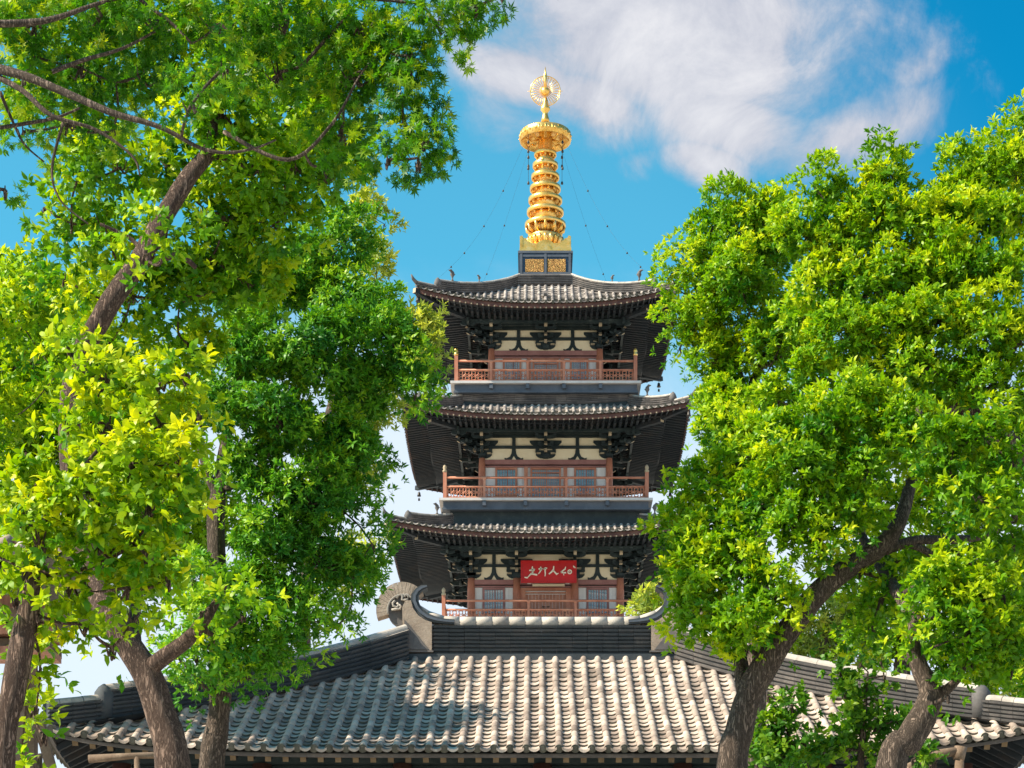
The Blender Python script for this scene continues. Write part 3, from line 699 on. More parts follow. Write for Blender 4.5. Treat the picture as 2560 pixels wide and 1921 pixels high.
mb = MB(); mb.lathe([(.40, 38.8), (.42, 40.0), (.30, 43.3), (.14, 43.9)], 20); mb.build('spire_shaft', ['gold'], so_)
rings = [(672, 82), (755, 93), (838, 103), (922, 113), (1006, 124), (1092, 135), (1186, 150)]
for i, (Yf, r) in enumerate(rings):
    rr = r * k_; zc = 1.6 + (2700 - 150 - Yf / 3.019) * (92 - rr) / 5200; mb = MB()
    mb.lathe([(rr * .55, zc + .10), (rr * .97, zc + .07), (rr * 1.03, zc + .05), (rr * 1.03, zc - .10), (rr * .95, zc - .13), (rr * .93, zc - .06), (rr * .5, zc - .03)], 40)
    mb.lathe([(rr * .62, zc - .04), (rr * .66, zc - .16), (rr * .56, zc - .30), (rr * .5, zc - .40)], 24)
    n = 12
    for k in range(n):
        a = 2 * math.pi * (k + .5 * (i % 2)) / n; d = Vector((math.cos(a) * rr * .84, math.sin(a) * rr * .84, zc))
        mb.tube([d + Vector((0, 0, -.05)), d + Vector((0, 0, -.16))], [.02, .055], 7); mb.tube([d + Vector((0, 0, -.15)), d + Vector((0, 0, -.21))], [.055, .03], 7)
    if i == 6:
        for k in range(12):
            a = 2 * math.pi * k / 12; d = Vector((math.cos(a), math.sin(a), 0)); mb.tube([d * rr * .55 + Vector((0, 0, zc - .45)), d * rr * .9 + Vector((0, 0, zc - .28)), d * rr * .98 + Vector((0, 0, zc - .08))], [.06, .09, .05], 7)
    mb.build('spire_ring', ['gold'], so_)
mb = MB(); zr = 43.08; rc = 1.125    # canopy
mb.lathe([(.16, zr + .86), (.35, zr + .66), (.80, zr + .52), (rc * .97, zr + .40), (rc, zr + .36), (rc, zr), (rc - .05, zr - .02), (rc - .06, zr + .22), (.5, zr + .34), (.2, zr + .34)], 48)
for k in range(24):
    a = 2 * math.pi * k / 24; d = Vector((math.cos(a) * rc, math.sin(a) * rc, zr)); mb.tube([d + Vector((0, 0, .34)), d + Vector((0, 0, .02))], .022, 5)
    a2 = a + math.pi / 24; d2 = Vector((math.cos(a2) * rc, math.sin(a2) * rc, zr + .19)); mb.lathe([(.02, -.06), (.07, 0), (.02, .06)], 6, d2)
for k in range(8):
    a = 2 * math.pi * k / 8; d = Vector((math.cos(a), math.sin(a), 0))
    mb.tube([d * .3 + Vector((0, 0, zr + .12)), d * .6 + Vector((0, 0, zr - .02)), d * .85 + Vector((0, 0, zr + .16)), d * 1.05 + Vector((0, 0, zr + .06))], [.05, .06, .05, .04], 7)
mb.build('spire_canopy', ['gold'], so_)
mb = MB()
mb.lathe([(.20, 43.92), (.17, 44.1), (.11, 44.3), (.13, 44.40), (.215, 44.5), (.20, 44.58), (.12, 44.72), (.07, 44.95), (.05, 45.05)], 20)
mb.lathe([(.02, 45.12), (.12, 45.16), (.20, 45.26), (.20, 45.38), (.12, 45.47), (.03, 45.52)], 20)
mb.tube([(0, 0, 45.5), (0, 0, 45.75), (0, 0, 45.95), (0, 0, 46.12), (0, 0, 46.40)], [.05, .06, .09, .05, .01], 10)
mb.build('finial', ['gold'], so_)
mb = MB(); cz = 45.33
for r_, t_ in ((.66, .022), (.58, .012), (.24, .014)):
    mb.tube([(r_ * math.cos(2 * math.pi * i / 48), 0, cz + r_ * math.sin(2 * math.pi * i / 48)) for i in range(49)], t_, 6, cap=False)
for k in range(28):
    a = 2 * math.pi * k / 28; mb.tube([(.2 * math.cos(a), 0, cz + .2 * math.sin(a)), (.45 * math.cos(a), 0, cz + .45 * math.sin(a)), (.68 * math.cos(a), 0, cz + .68 * math.sin(a))], [.010, .020, .010], 5)
for s_ in (-1, 1): mb.tube([(s_ * .6, 0, cz), (s_ * .78, 0, cz)], [.02, .006], 6)
mb.build('finial_wheel', ['gold'], so_)
for k, (dx, dy) in enumerate(((1, -1), (1, 1), (-1, 1), (-1, -1))):    # bell chains from the canopy to the roof corners
    p0 = Vector((dx * .75, dy * .75, zr)); mb = MB()
    mb.tube([p0 + Vector((0, 0, .05)), p0 + Vector((0, 0, -1.5))], .008, 4)
    for z in (-.35, -.75, -1.5): mb.lathe([(.01, .09), (.04, .06), (.055, -.03), (.05, -.05), (.01, -.045)], 8, p0 + Vector((0, 0, z)))
    mb.build('hanging_bells', ['iron'], so_)
    rf0 = STO[0]['rf']; d_ = rf0.ix + rf0.run * .8; p1 = Vector((dx * d_, dy * d_, rf0.z(d_, .8, rf0.ix) + .5)); mb = MB()
    pts = [p0.lerp(p1, t / 14) - Vector((0, 0, .9 * math.sin(math.pi * t / 14))) for t in range(15)]
    mb.tube(pts, .0028, 4)
    for t in (4, 7, 10, 12): mb.lathe([(.01, .035), (.03, .015), (.038, -.04), (.01, -.045)], 8, pts[t])
    mb.build('bell_chain', ['iron'], so_)

# ================================================================== THE HALL IN FRONT
HX, HYR, HYE = 0.15, 41.5, 35.5
hall = thing('hall', 'low hall with a broad grey tiled hip roof, in front of the pagoda', 'hall', (HX, HYR, 0))
hr = Roof(2.60, .12, 5.95, 9.98, 7.22, .38, .14, 5.0)
hro = tile_roof('tiled_roof', hr, hall, 'tile', sp=.279, tr=.066, course=.30, seg=.40)
# main ridge
mb = MB(); RL = 2.45
path = [(-RL, 0, 10.02), (RL, 0, 10.02)]
sweep_ridge(mb, path, .26, .62, 8, .02, seglen=.31, capmat=0)
mb.box((0, 0, 9.98), (2 * RL + .5, .40, .16), 0)
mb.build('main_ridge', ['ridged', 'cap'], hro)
mb = MB()                         # pale half-round cap that sweeps up to the ornaments
pts = []
for i in range(17):
    x = -2.62 + 5.24 * i / 16; up = max(0, (abs(x) - 1.75) / .87) ** 2 * .34
    pts.append((x, 0, 10.73 + up))
for i, (p, q) in enumerate(zip(pts, pts[1:])):
    mb.tint = rnd.random(); r0 = .105; mb.tube([p, Vector(p).lerp(Vector(q), 1.0)], [r0, r0 * 1.035], 16)
mb.build('ridge_cap', ['cap'], hro)
# hip ridges: tall part then a lower step at the corner
for dx, dy in ((1, -1), (1, 1), (-1, 1), (-1, -1)):
    def hp(t, dz=0.0): r_ = hr.run * t; d = hr.ix + r_; e_ = hr.iy + r_; return Vector((dx * d, dy * e_, hr.z(d, t, hr.ix) + dz))
    mb = MB(); n_ = 14
    sweep_ridge(mb, [hp(.02 + .83 * t / n_, .0) for t in range(n_ + 1)], .24, .60, 7, .10, taper=lambda f: 1.0 - .12 * f, seglen=.36)
    p = hp(.85, 0); mb.tint = .4
    mb.lathe([(.06, 0), (.16, .02), (.17, .46), (.10, .56), (.02, .62)], 14, (p.x, p.y, p.z + .02))
    sweep_ridge(mb, [hp(.85 + .14 * t / 5, .0) for t in range(6)], .22, .36, 5, .09, seglen=.36)
    mb.build('hip_ridge', ['ridged' if dx < 0 else 'ridge', 'cap'], hro)  # left hips take the darker colour, so their shade is painted in
# owl-tail ornaments (coordinates from the close-up of the left one)
def op(X_, Y_, y=0.0):
    p = at(920 + X_ / 6.92, 1420 + Y_ / 6.92, HYR); return Vector((p.x - HX, y, p.z))
for s_ in (-1, 1):
    def O(X_, Y_, y=0.0): p = op(X_, Y_, y); p.x = p.x if s_ < 0 else -p.x; return p
    mb = MB(); n = 15                 # fan of wedge tiles
    for i in range(n):
        a0, a1 = R(196 - (196 - 38) * i / n), R(196 - (196 - 38) * (i + .93) / n); q = []
        for a, r_ in ((a0, 1), (a1, 1), (a1, .0), (a0, .0)):
            rx, rz = (250 + r_ * 205), (262 + r_ * 225); q.append(O(600 + rx * math.cos(a), 745 - rz * math.sin(a), -.08))
        mb.prism(q, (0, .34 if i % 2 else .33, 0))
    fan = mb.build('owl_tail', ['stone'], hro)
    mb = MB(); disc = [O(600 + 262 * math.cos(R(a)), 745 - 272 * math.sin(R(a)), -.02) for a in range(0, 360, 15)]; mb.prism(disc, (0, .2, 0))
    mb.build('recess_panel', ['ridge'], fan)
    mb = MB()
    for path in ([(500,540),(520,490),(570,470),(600,500),(590,560),(640,570),(700,560)], [(640,520),(640,480),(670,465),(705,480),(700,530)], [(470,580),(430,620),(440,670),(500,700),(540,650),(500,620)], [(540,650),(570,680),(560,720),(480,730),(410,740)],
                 [(600 + 262 * math.cos(R(a)), 745 - 272 * math.sin(R(a))) for a in range(40, 200, 12)]):
        mb.tube([O(x, y, -.06) for x, y in path], .026, 6)
    mb.build('scroll_carving', ['cap'], fan)
    mb = MB(); hk = [(1500,962,34),(1330,950,36),(1180,925,44),(1040,880,52),(930,805,58),(850,710,60),(808,600,58),(815,510,52),(865,430,46),(940,375,40),(1030,352,22)]
    P_ = [O(x, y, -.16) for x, y, _ in hk]; mb.band(P_, [h * .00135 for _, _, h in hk], (0, .30, 0)); mb.band([p + Vector((0, -.03, 0)) for p in P_], [h * .00050 for _, _, h in hk], (0, .03, 0), 1)
    mb.build('hooked_fin', ['ridged', 'grey'], hro)
    mb = MB(); q = [O(600,720,-.19), O(660,600,-.19), O(750,600,-.19), O(790,740,-.19), O(880,860,-.19), O(1000,940,-.19), O(1110,975,-.19), O(1110,1480,-.19), O(625,1480,-.19)]
    mb.prism(q, (0, .36, 0)); mb.prism([O(640,930,-.225), O(1060,1455,-.225), O(650,1455,-.225)], (0, .03, 0), 1); mb.prism([O(625,1495,-.23), O(1140,1495,-.23), O(1140,1470,-.23), O(625,1470,-.23)], (0, .2, 0), 1)  # dark triangle paints a cast shadow on the lower corner; then the base strip
    mb.build('ornament_body', ['stone', 'ridge'], hro)
# eaves: boards, rafters, purlin, frieze, columns, walls
mb = MB(); H = hr.run
for side in hr.sides():
    a, b, ia, ib = side; n = int((ia + H) / .30)
    for k in range(-n, n + 1):
        lat = k * .30 + .1
        t0 = max(.72, (abs(lat) - ia) / H + .01)
        if t0 < .95: mb.beam(hr.pt(side, lat, t0, -.22), hr.pt(side, lat, .975, -.20), .10, .11, 0, 1)
    for i in range(24):
        f0, f1 = (2 * i / 24 - 1) * (ia + H), (2 * (i + 1) / 24 - 1) * (ia + H)
        q = [hr.pt(side, f0, .985, -.09), hr.pt(side, f1, .985, -.09), hr.pt(side, f1, .985, -.15), hr.pt(side, f0, .985, -.15)]; mb.prism(q, Vector((-b[0] * .06, -b[1] * .06, 0)), 2)
        g0, g1 = f0 * .8, f1 * .8
        mb.poly([hr.pt(side, f0, .985, -.13), hr.pt(side, f1, .985, -.13), hr.pt(side, g1, .66, -.13), hr.pt(side, g0, .66, -.13)], 0)
mb.build('eave_rafters', ['soffit', 'htip', 'ridge'], hall)
wx, wy = 2.60 + 5.95 - 1.15, .12 + 5.95 - 1.15
mb = MB()
for x0, y0, x1, y1 in ((-wx, -wy, wx, -wy), (wx, -wy, wx, wy), (wx, wy, -wx, wy), (-wx, wy, -wx, -wy)):
    mb.beam((x0, y0, 7.30), (x1, y1, 7.30), .22, .30); mb.beam((x0, y0, 6.75), (x1, y1, 6.75), .14, .24)
mb.build('eave_beam', ['dark'], hall)
mb = MB(); mb.box((0, 0, 3.6), (2 * wx - .3, 2 * wy - .3, 7.1)); mb.build('wall', ['dark'], hall)
for i in range(7):
    for sy in (-1, 1):
        mb = MB(); mb.lathe([(.19, .2), (.17, .3), (.165, 7.15)], 16, (-wx + 2 * wx * i / 6, sy * wy, 0)); mb.lathe([(.30, 0), (.30, .15), (.2, .25)], 16, (-wx + 2 * wx * i / 6, sy * wy, 0)); mb.build('column', ['fascia'], hall)
for i in range(6):
    mb = MB(); x = -wx + 2 * wx * (i + .5) / 6; w_ = 2 * wx / 6 - .5; y = -wy + .10
    for q in range(5): mb.box((x - w_ / 2 + w_ * q / 4, y, 2.4), (.07, .06, 4.2))
    for q in range(8): mb.box((x, y, .5 + q * .54), (w_ - .02, .05, .05))
    mb.box((x, y + .03, .9), (w_, .03, 1.2)); mb.build('lattice_door', ['red'], hall)
mb = MB(); mb.box((0, 0, .1), (2 * wx + 2.6, 2 * wy + 2.6, .2)); mb.build('plinth', ['stone'], hall)
# loose timbers under the eaves
mb = MB(); a, b = at(222, 1898, 33.5), at(440, 1887, 33.5); mb.tube([a, a.lerp(b, .5) + Vector((0, 0, .015)), b], [.07, .05, .06], 8); mb.tube([a.lerp(b, .55), a.lerp(b, .56) + Vector((0, .1, -1.0)), Vector((a.lerp(b, .56).x, 33.7, 0))], .05, 8)
o = mb.build('timber_prop', ['log'], None); tag(o, 'weathered horizontal pole on a prop under the left eave of the hall', 'pole')
b_ = at(2410, 1921, 32.0); t_ = thing('hitching_frame', 'bare wooden frame with a knobbed bent bar below the hall eave', 'wooden frame', (b_.x, 32.0, 0))
mb = MB(); L = lambda u, v, y=32.0: at(u, v, y) - Vector((b_.x, 32.0, 0))
mb.tube([L(2270, 1921), L(2290, 1912), L(2350, 1885), L(2398, 1878)], [.075, .075, .07, .075], 10); mb.tube([L(2396, 1900), L(2402, 1868)], [.09, .10], 10); mb.build('bar', ['log'], t_)
mb = MB(); p = L(2398, 1886); mb.tube([p, Vector((p.x, 0, 0))], .075, 10); p = L(2275, 1918); mb.tube([p, Vector((p.x, 0, 0))], .075, 10); mb.build('post', ['log'], t_)
# timber pavilion at the left edge
c_ = at(75, 1700, 26.0); pv = thing('timber_gate', 'dark brown timber gate tower with stacked beams half hidden at the left edge', 'gate', (c_.x, 26.0, 0))
L = lambda u, v, y=26.0: at(u, v, y) - Vector((c_.x, 26.0, 0))
for y in (26.0, 28.0):
    for u in (70, -180):
        mb = MB(); p = L(u - (95 if y > 27 else 0), 1640); mb.box((p.x, y - 26, (p.z) / 2), (.20, .20, p.z)); mb.build('post', ['log'], pv)
mb = MB(); p = L(-60, 1560)
for i, (v0, v1, xr, yy) in enumerate(((1632, 1648, 140, -.35), (1605, 1628, 132, -.15), (1575, 1600, 138, -.30), (1545, 1570, 150, -.5), (1500, 1540, 118, -.2))):
    a, b = L(-260, v1), L(xr, v0); mb.box(((a.x + b.x) / 2, yy + .3, (a.z + b.z) / 2), (b.x - a.x, .7, b.z - a.z), i % 2)
mb.build('beams', ['door', 'log'], pv)
rf_g = Roof(.9, .7, 1.1, 0, -.62, .2, .06)
o = tile_roof('tiled_roof', rf_g, pv, 'tile', sp=.25, tr=.065); o.location = (L(-170, 1500).x, .6, L(0, 1470).z + .62)
mb = MB(); p = L(110, 1700); mb.beam(L(40, 1921, 25.9), L(62, 1700, 25.9), .10, .10); mb.beam(L(128, 1921, 25.8), L(96, 1800, 25.8), .12, .12); mb.build('brace', ['log'], pv)

# ================================================================== GROUND
mb = MB(); mb.poly([(-900, -400, 0), (900, -400, 0), (900, 1600, 0), (-900, 1600, 0)]); tag(mb.build('ground', ['paving']), kind='structure')

# ================================================================== TREES
def catmull(P, n=6):
    out = []; Q = [P[0]] + list(P) + [P[-1]]
    for i in range(1, len(Q) - 2):
        for k in range(n):
            t = k / n; a, b, c, d = Q[i - 1], Q[i], Q[i + 1], Q[i + 2]
            out.append(.5 * ((2 * b) + (c - a) * t + (2 * a - 5 * b + 4 * c - d) * t * t + (3 * b - a - 3 * c + d) * t ** 3))
    out.append(Q[-2]); return out
LEAFSHAPES = {}
def leaf_arrays(kind):
    if kind == 'lance':        # (along, across, up) ; faces
        v = np.array([(0, 0, 0), (.38, -.5, .10), (.38, .5, .10), (.72, -.36, .04), (.72, .36, .04), (1, 0, -.22)])
        f = [(0, 1, 2), (1, 3, 4, 2), (3, 5, 4)]
    elif kind == 'quad':
        v = np.array([(0, 0, 0), (.45, -.5, .10), (1, 0, -.15), (.45, .5, .10)]); f = [(0, 1, 2, 3)]
    else:                      # maple-like star leaf
        v = [(.1, 0, 0)]; f = []
        for i, (a, l) in enumerate(((-115, .55), (-55, .85), (0, 1.0), (55, .85), (115, .55))):
            for da, r in ((-24, .30), (0, l), (24, .30)): aa = R(a + da); v.append((.35 + r * .75 * math.cos(aa), r * .75 * math.sin(aa), -.12 * r if da == 0 else 0))
            b = 1 + 3 * i; f.append((0, b, b + 1, b + 2))
        v = np.array(v)
    return v, f
def build_leaves(name, P, D, N, Lg, Wd, tint, kind, mat, parent):
    vt, ft = leaf_arrays(kind); n = len(P); S_ = np.cross(D, N); S_ /= np.linalg.norm(S_, axis=1)[:, None] + 1e-9
    wd = Lg if kind == 'star' else Wd
    co = P[:, None, :] + D[:, None, :] * (vt[None, :, 0] * Lg[:, None])[:, :, None] + S_[:, None, :] * (vt[None, :, 1] * wd[:, None])[:, :, None] + N[:, None, :] * (vt[None, :, 2] * Lg[:, None] * .6)[:, :, None]
    nv = len(vt); co = co.reshape(-1, 3).astype(np.float32)
    fl_ = np.concatenate([np.array(q) for q in ft]); starts = np.cumsum([0] + [len(q) for q in ft])[:-1]; nl = len(fl_)
    loops = (fl_[None, :] + (np.arange(n) * nv)[:, None]).reshape(-1).astype(np.int32)
    ls = (starts[None, :] + (np.arange(n) * nl)[:, None]).reshape(-1).astype(np.int32)
    me = bpy.data.meshes.new(name); me.vertices.add(n * nv); me.vertices.foreach_set('co', co.reshape(-1))
    me.loops.add(len(loops)); me.loops.foreach_set('vertex_index', loops)
    me.polygons.add(len(ls)); me.polygons.foreach_set('loop_start', ls)
    me.materials.append(M[mat]); me.update(calc_edges=True)
    a = me.attributes.new('tint', 'FLOAT', 'POINT'); a.data.foreach_set('value', np.repeat(tint, nv).astype(np.float32))
    return link(bpy.data.objects.new(name, me), parent)
def unit(v): return v / (np.linalg.norm(v, axis=-1, keepdims=True) + 1e-9)
def tree(name, label, cat, Yd, trunk, blobs, leaf, mat, group=None, limbs=(), bark_='bark', dens=1.0, puff=.42, lpr=8, L=.10, Wr=.32, seed=1, droop=.2, base=None, updir=.5, limb_r=.035, ws=1.0):
    rs = np.random.RandomState(seed); rr = random.Random(seed)
    tp = [at(u, v, Yd + dy) for u, v, w, dy in trunk]; tr_ = [ws * w / 2 * (Yd + dy) / FPX for u, v, w, dy in trunk]
    b0 = tp[0]
    bx = base if base is not None else (b0.x + (b0.x - tp[1].x) * .6, b0.y)
    nlow = max(2, int(b0.z / 1.2)); low = [Vector((bx[0], bx[1], -.05)).lerp(b0, i / nlow) for i in range(nlow)]
    root = thing(name, label, cat, (bx[0], bx[1], 0), group); off = Vector((bx[0], bx[1], 0))
    P = [p - off for p in low] + [p - off for p in tp]; Rd = [tr_[0] * (1.25 - .25 * i / nlow) for i in range(nlow)] + tr_
    fine = catmull(P); rf_ = catmull([Vector((r, 0, 0)) for r in Rd]); mb = MB()
    mb.tube(fine, [max(.01, q.x) for q in rf_], 16, wob=.20, seed=seed)
    mb.build('trunk', [bark_], root); nodes = [(p, r.x) for p, r in zip(fine, rf_) if p.z > 2.0]
    for lb in limbs:
        lp = [at(u, v, Yd + dy) - off for u, v, w, dy in lb]; lr = [ws * w / 2 * (Yd + dy) / FPX for u, v, w, dy in lb]
        fp = catmull(lp); fr = catmull([Vector((r, 0, 0)) for r in lr]); mb = MB(); mb.tube(fp, [max(.006, q.x) for q in fr], 12, wob=.10, seed=seed + 3); mb.build('branch', [bark_], root)
        nodes += [(p, r.x) for p, r in zip(fp, fr)]
    todo = []
    for bl in blobs:
        u, v, ru, rv = bl[:4]; dy = bl[4] if len(bl) > 4 else 0; q = bl[5] if len(bl) > 5 else 1.0
        Yb = Yd + dy; c = at(u, v, Yb) - off; k = Yb / FPX; todo.append((c, ru * k, rv * k, q, max(.25, (ru + rv) / 2 * k * .9)))
    PP, DD, NN, LL, TT = [], [], [], [], []
    rem = list(range(len(todo))); tws = []
    while rem:                 # attach the clumps one by one to the nearest wood
        best = None
        for i in rem:
            c = todo[i][0]
            for p, r in nodes:
                d = (p - c).length + max(0, p.z - c.z) * .4
                if best is None or d < best[0]: best = (d, i, p, r)
        d, i, p, r = best; rem.remove(i); c, rx, rz, q, ry = todo[i]
        r0 = min(r * .7, limb_r); mid = p.lerp(c, .5) + Vector((rr.uniform(-.1, .1), rr.uniform(-.1, .1), -.12 * d + rr.uniform(-.1, .05))) * min(1, d)
        fp = catmull([p, mid, c], 5); tw = MB(); tw.tube(fp, [r0 + (max(.012, r0 * .45) - r0) * j / (len(fp) - 1) for j in range(len(fp))], 7, wob=.08, cap=False)
        nodes += [(x, max(.012, r0 * .6)) for x in fp[4:]]; tws.append(tw)
        area = math.pi * rx * rz; npf = max(6, int(area / (puff * puff) * 2.0)); leafA = L * L * Wr * .62 if leaf != 'star' else L * L * .55
        nl = int(area / leafA * 8.5 * dens * q); nro = max(1, int(nl / npf / lpr))
        cs = unit(rs.normal(size=(npf, 3))) * (rs.uniform(.25, 1, (npf, 1)) ** .5)
        pc = cs * np.array([max(rx - puff * .8, rx * .35), max(ry - puff * .6, ry * .4), max(rz - puff * .8, rz * .35)])
        for j in range(npf):
            pcw = Vector(pc[j]) + c
            if (j % 2 == 0): m2 = c.lerp(pcw, .5) + Vector((0, 0, -.06)); tw.tube([c, m2, pcw], [.014, .010, .004], 4, cap=False, sm=False)
            pr = puff * rs.uniform(.65, 1.25)
            dv = unit(rs.normal(size=(nro, 3)) + np.array([0, 0, updir * .8]) + unit(pc[j]) * .6)
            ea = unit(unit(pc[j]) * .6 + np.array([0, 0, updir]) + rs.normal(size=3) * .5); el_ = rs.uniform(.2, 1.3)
            dv2 = dv + ea[None, :] * np.sum(dv * ea, axis=1)[:, None] * el_
            rp = np.array(pcw) + dv2 * pr * .85 * (rs.uniform(.35, 1.0, (nro, 1)) ** .5) * np.array([1, 1, .8])
            ax = unit(dv * .8 + unit(pc[j]) * .35 + np.array([0, 0, updir]) + rs.normal(size=(nro, 3)) * .35)
            tmp = np.where(np.abs(ax[:, 2:3]) < .9, np.array([[0., 0, 1]]), np.array([[1., 0, 0]]))
            e1 = unit(np.cross(ax, tmp)); e2 = np.cross(ax, e1); ph = rs.uniform(0, 6.28, nro)
            tb = np.clip(rs.normal(.38, .10) + rs.normal(0, .10, nro) + .24 * (dv2 @ ea) * .6 + (rs.rand(nro) < .04) * .25, 0, 1)  # upper outer leaves tinted yellower, painting a sunlit top onto each clump
            for l in range(lpr):
                a = ph + 2 * math.pi * l / lpr + rs.uniform(-.35, .35, nro); el = R(62) * (1 - .0) - rs.uniform(-.35, .55, nro) * 1.0 + (0.0 if l % 2 else -.35)
                el = np.clip(el, .15, 1.9)
                d_ = ax * np.cos(el)[:, None] + (e1 * np.cos(a)[:, None] + e2 * np.sin(a)[:, None]) * np.sin(el)[:, None]
                d_[:, 2] -= droop * rs.uniform(.2, 1.3, nro); d_ = unit(d_)
                n_ = ax - d_ * np.sum(ax * d_, axis=1)[:, None] + rs.normal(size=(nro, 3)) * .25; n_ = unit(n_ - d_ * np.sum(n_ * d_, axis=1)[:, None])
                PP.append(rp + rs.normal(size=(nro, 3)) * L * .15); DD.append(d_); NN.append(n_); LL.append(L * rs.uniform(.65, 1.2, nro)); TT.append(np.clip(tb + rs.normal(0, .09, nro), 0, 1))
    for tw in tws: tw.build('branch', [bark_], root)
    PP, DD, NN, LL, TT = [np.concatenate(q) for q in (PP, DD, NN, LL, TT)]
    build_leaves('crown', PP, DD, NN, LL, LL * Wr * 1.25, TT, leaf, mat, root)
    return len(PP)
tot = 0
# --- left side
tot += tree('leaning_tree', 'tree with a thick forked leaning trunk in front of the hall', 'tree', 18.0,
    [(432,1921,128,0),(405,1800,112,0),(372,1700,108,0),(330,1630,98,0),(283,1560,92,0),(235,1440,84,.2),(190,1270,80,.5),(172,1080,78,.8),(200,900,74,1.0),(262,780,76,1.0),(345,660,72,1.1),(400,560,62,1.2),(470,450,60,1.3),(528,370,50,1.4),(540,280,44,1.5),(545,180,34,1.6)],
    [(560,290,120,100,1.4),(650,420,130,110,1.6,.8),(430,400,120,100,2.2,.7),(300,420,110,90,1.6,.6),(200,430,100,90,1.4,.6),(560,540,130,100,2.2,.8),(690,560,120,100,2.3),(420,560,80,60,.2,.55),(360,640,60,60,.1,.5),(260,560,110,80,2.2,.8),(180,560,70,60,1.9,.6),(720,300,120,110,2.2,.7),(800,440,110,80,2.4,.8),(330,740,110,80,2.6,.9),(450,740,120,100,2.8,.9),(280,850,110,80,3.0,.9),(470,860,110,90,3.2,.8),(110,520,50,50,2,.5),(160,700,70,60,2.6,.6),(90,50,110,80,2.6),(250,60,110,80,2.6),(400,40,110,80,2.6),(550,50,110,80,2.4),(700,60,110,80,2.2),(840,80,90,80,2.2,.8),(90,180,100,80,2.4,.9),(240,190,110,80,2.6,.9),(390,190,100,80,2.6,.9),(550,180,100,80,2.4),(700,190,110,80,2.2),(830,220,90,70,2,.9),(60,290,70,50,2.4,.8),(190,320,90,70,2.4,.9),(740,420,90,80,2,.9),(860,340,80,60,2,.8),(505,1530,60,44,-.4,.8),(560,1480,60,44,-.4,.9),(610,1540,46,40,-.4,.7),(540,1590,40,34,-.4,.6),(530,640,100,90,2.6,.9),(620,700,90,80,2.8)],
    'lance', 'lf_mid', limbs=[[(352,1690,60,0),(400,1650,58,-.1),(470,1598,50,-.3),(515,1545,40,-.4),(545,1500,24,-.35),(565,1465,10,-.3)],[(340,1640,50,.15),(335,1560,46,.3),(345,1480,36,.5)],[(385,650,26,1.1),(450,640,22,1.2),(490,670,16,1.3)],[(372,655,14,1.0),(330,600,14,1.1),(250,560,10,1.0)]],
    bark_='bark_red', ws=.72, L=.098, Wr=.33, seed=3, dens=.75, puff=.34, lpr=8, base=(at(470,1921,18).x, 18.0))
tot += tree('dark_evergreen_tree', 'dense deep green tree on a straight trunk beside the forked trunk', 'tree', 24.0,
    [(528,1921,92,0),(545,1800,88,0),(552,1700,80,0),(548,1500,70,0),(540,1350,64,0),(545,1240,58,0),(560,1130,40,.2),(590,980,34,.4),(640,820,28,.6),(690,660,20,.8)],
    [(860,600,80,100,.6,.8),(720,690,140,110,.6),(590,740,110,100,.2),(880,770,100,100,.3),(980,860,100,80,0),(1030,930,70,60,0,.8),(800,880,130,110,-.3),(640,880,120,110,-.4),(900,980,110,80,.2),(560,1000,90,90,-.4),(700,1050,120,100,-.5),(830,1120,110,90,0),(905,1150,70,60,.2,.8),(1040,985,42,44,0,.9),(640,1180,90,90,-.3),(760,1240,120,100,-.3),(860,1280,80,70,.2,.9),(670,1350,110,90,-.3),(800,1400,110,90,0),(880,1440,70,70,.3,.7),(620,1480,90,80,-.3),(730,1540,100,80,-.2),(850,1560,50,50,.2,.6),(640,1620,90,70,-.4),(540,1560,80,80,-.8,.8),(490,1640,60,50,-.8,.7),(700,1640,50,50,0,.6),(930,1360,60,50,.2,.5),(480,1450,60,60,-.5,.7),(500,1700,60,34,-.5,.8),(620,1690,60,40,-.4,.9),(710,1650,50,40,0,.8),(440,1640,50,40,-.5,.7)],
    'lance', 'lf_dark', limbs=[[(545,1240,36,0),(520,1190,30,0),(500,1120,24,0),(470,1020,16,.2)],[(600,960,18,.4),(760,880,14,.3),(880,900,10,.2),(980,900,7,.1)]],
    ws=.68, L=.085, Wr=.25, seed=5, dens=1.0, puff=.34, lpr=9, droop=.35, base=(at(525,1921,24).x, 24.0))
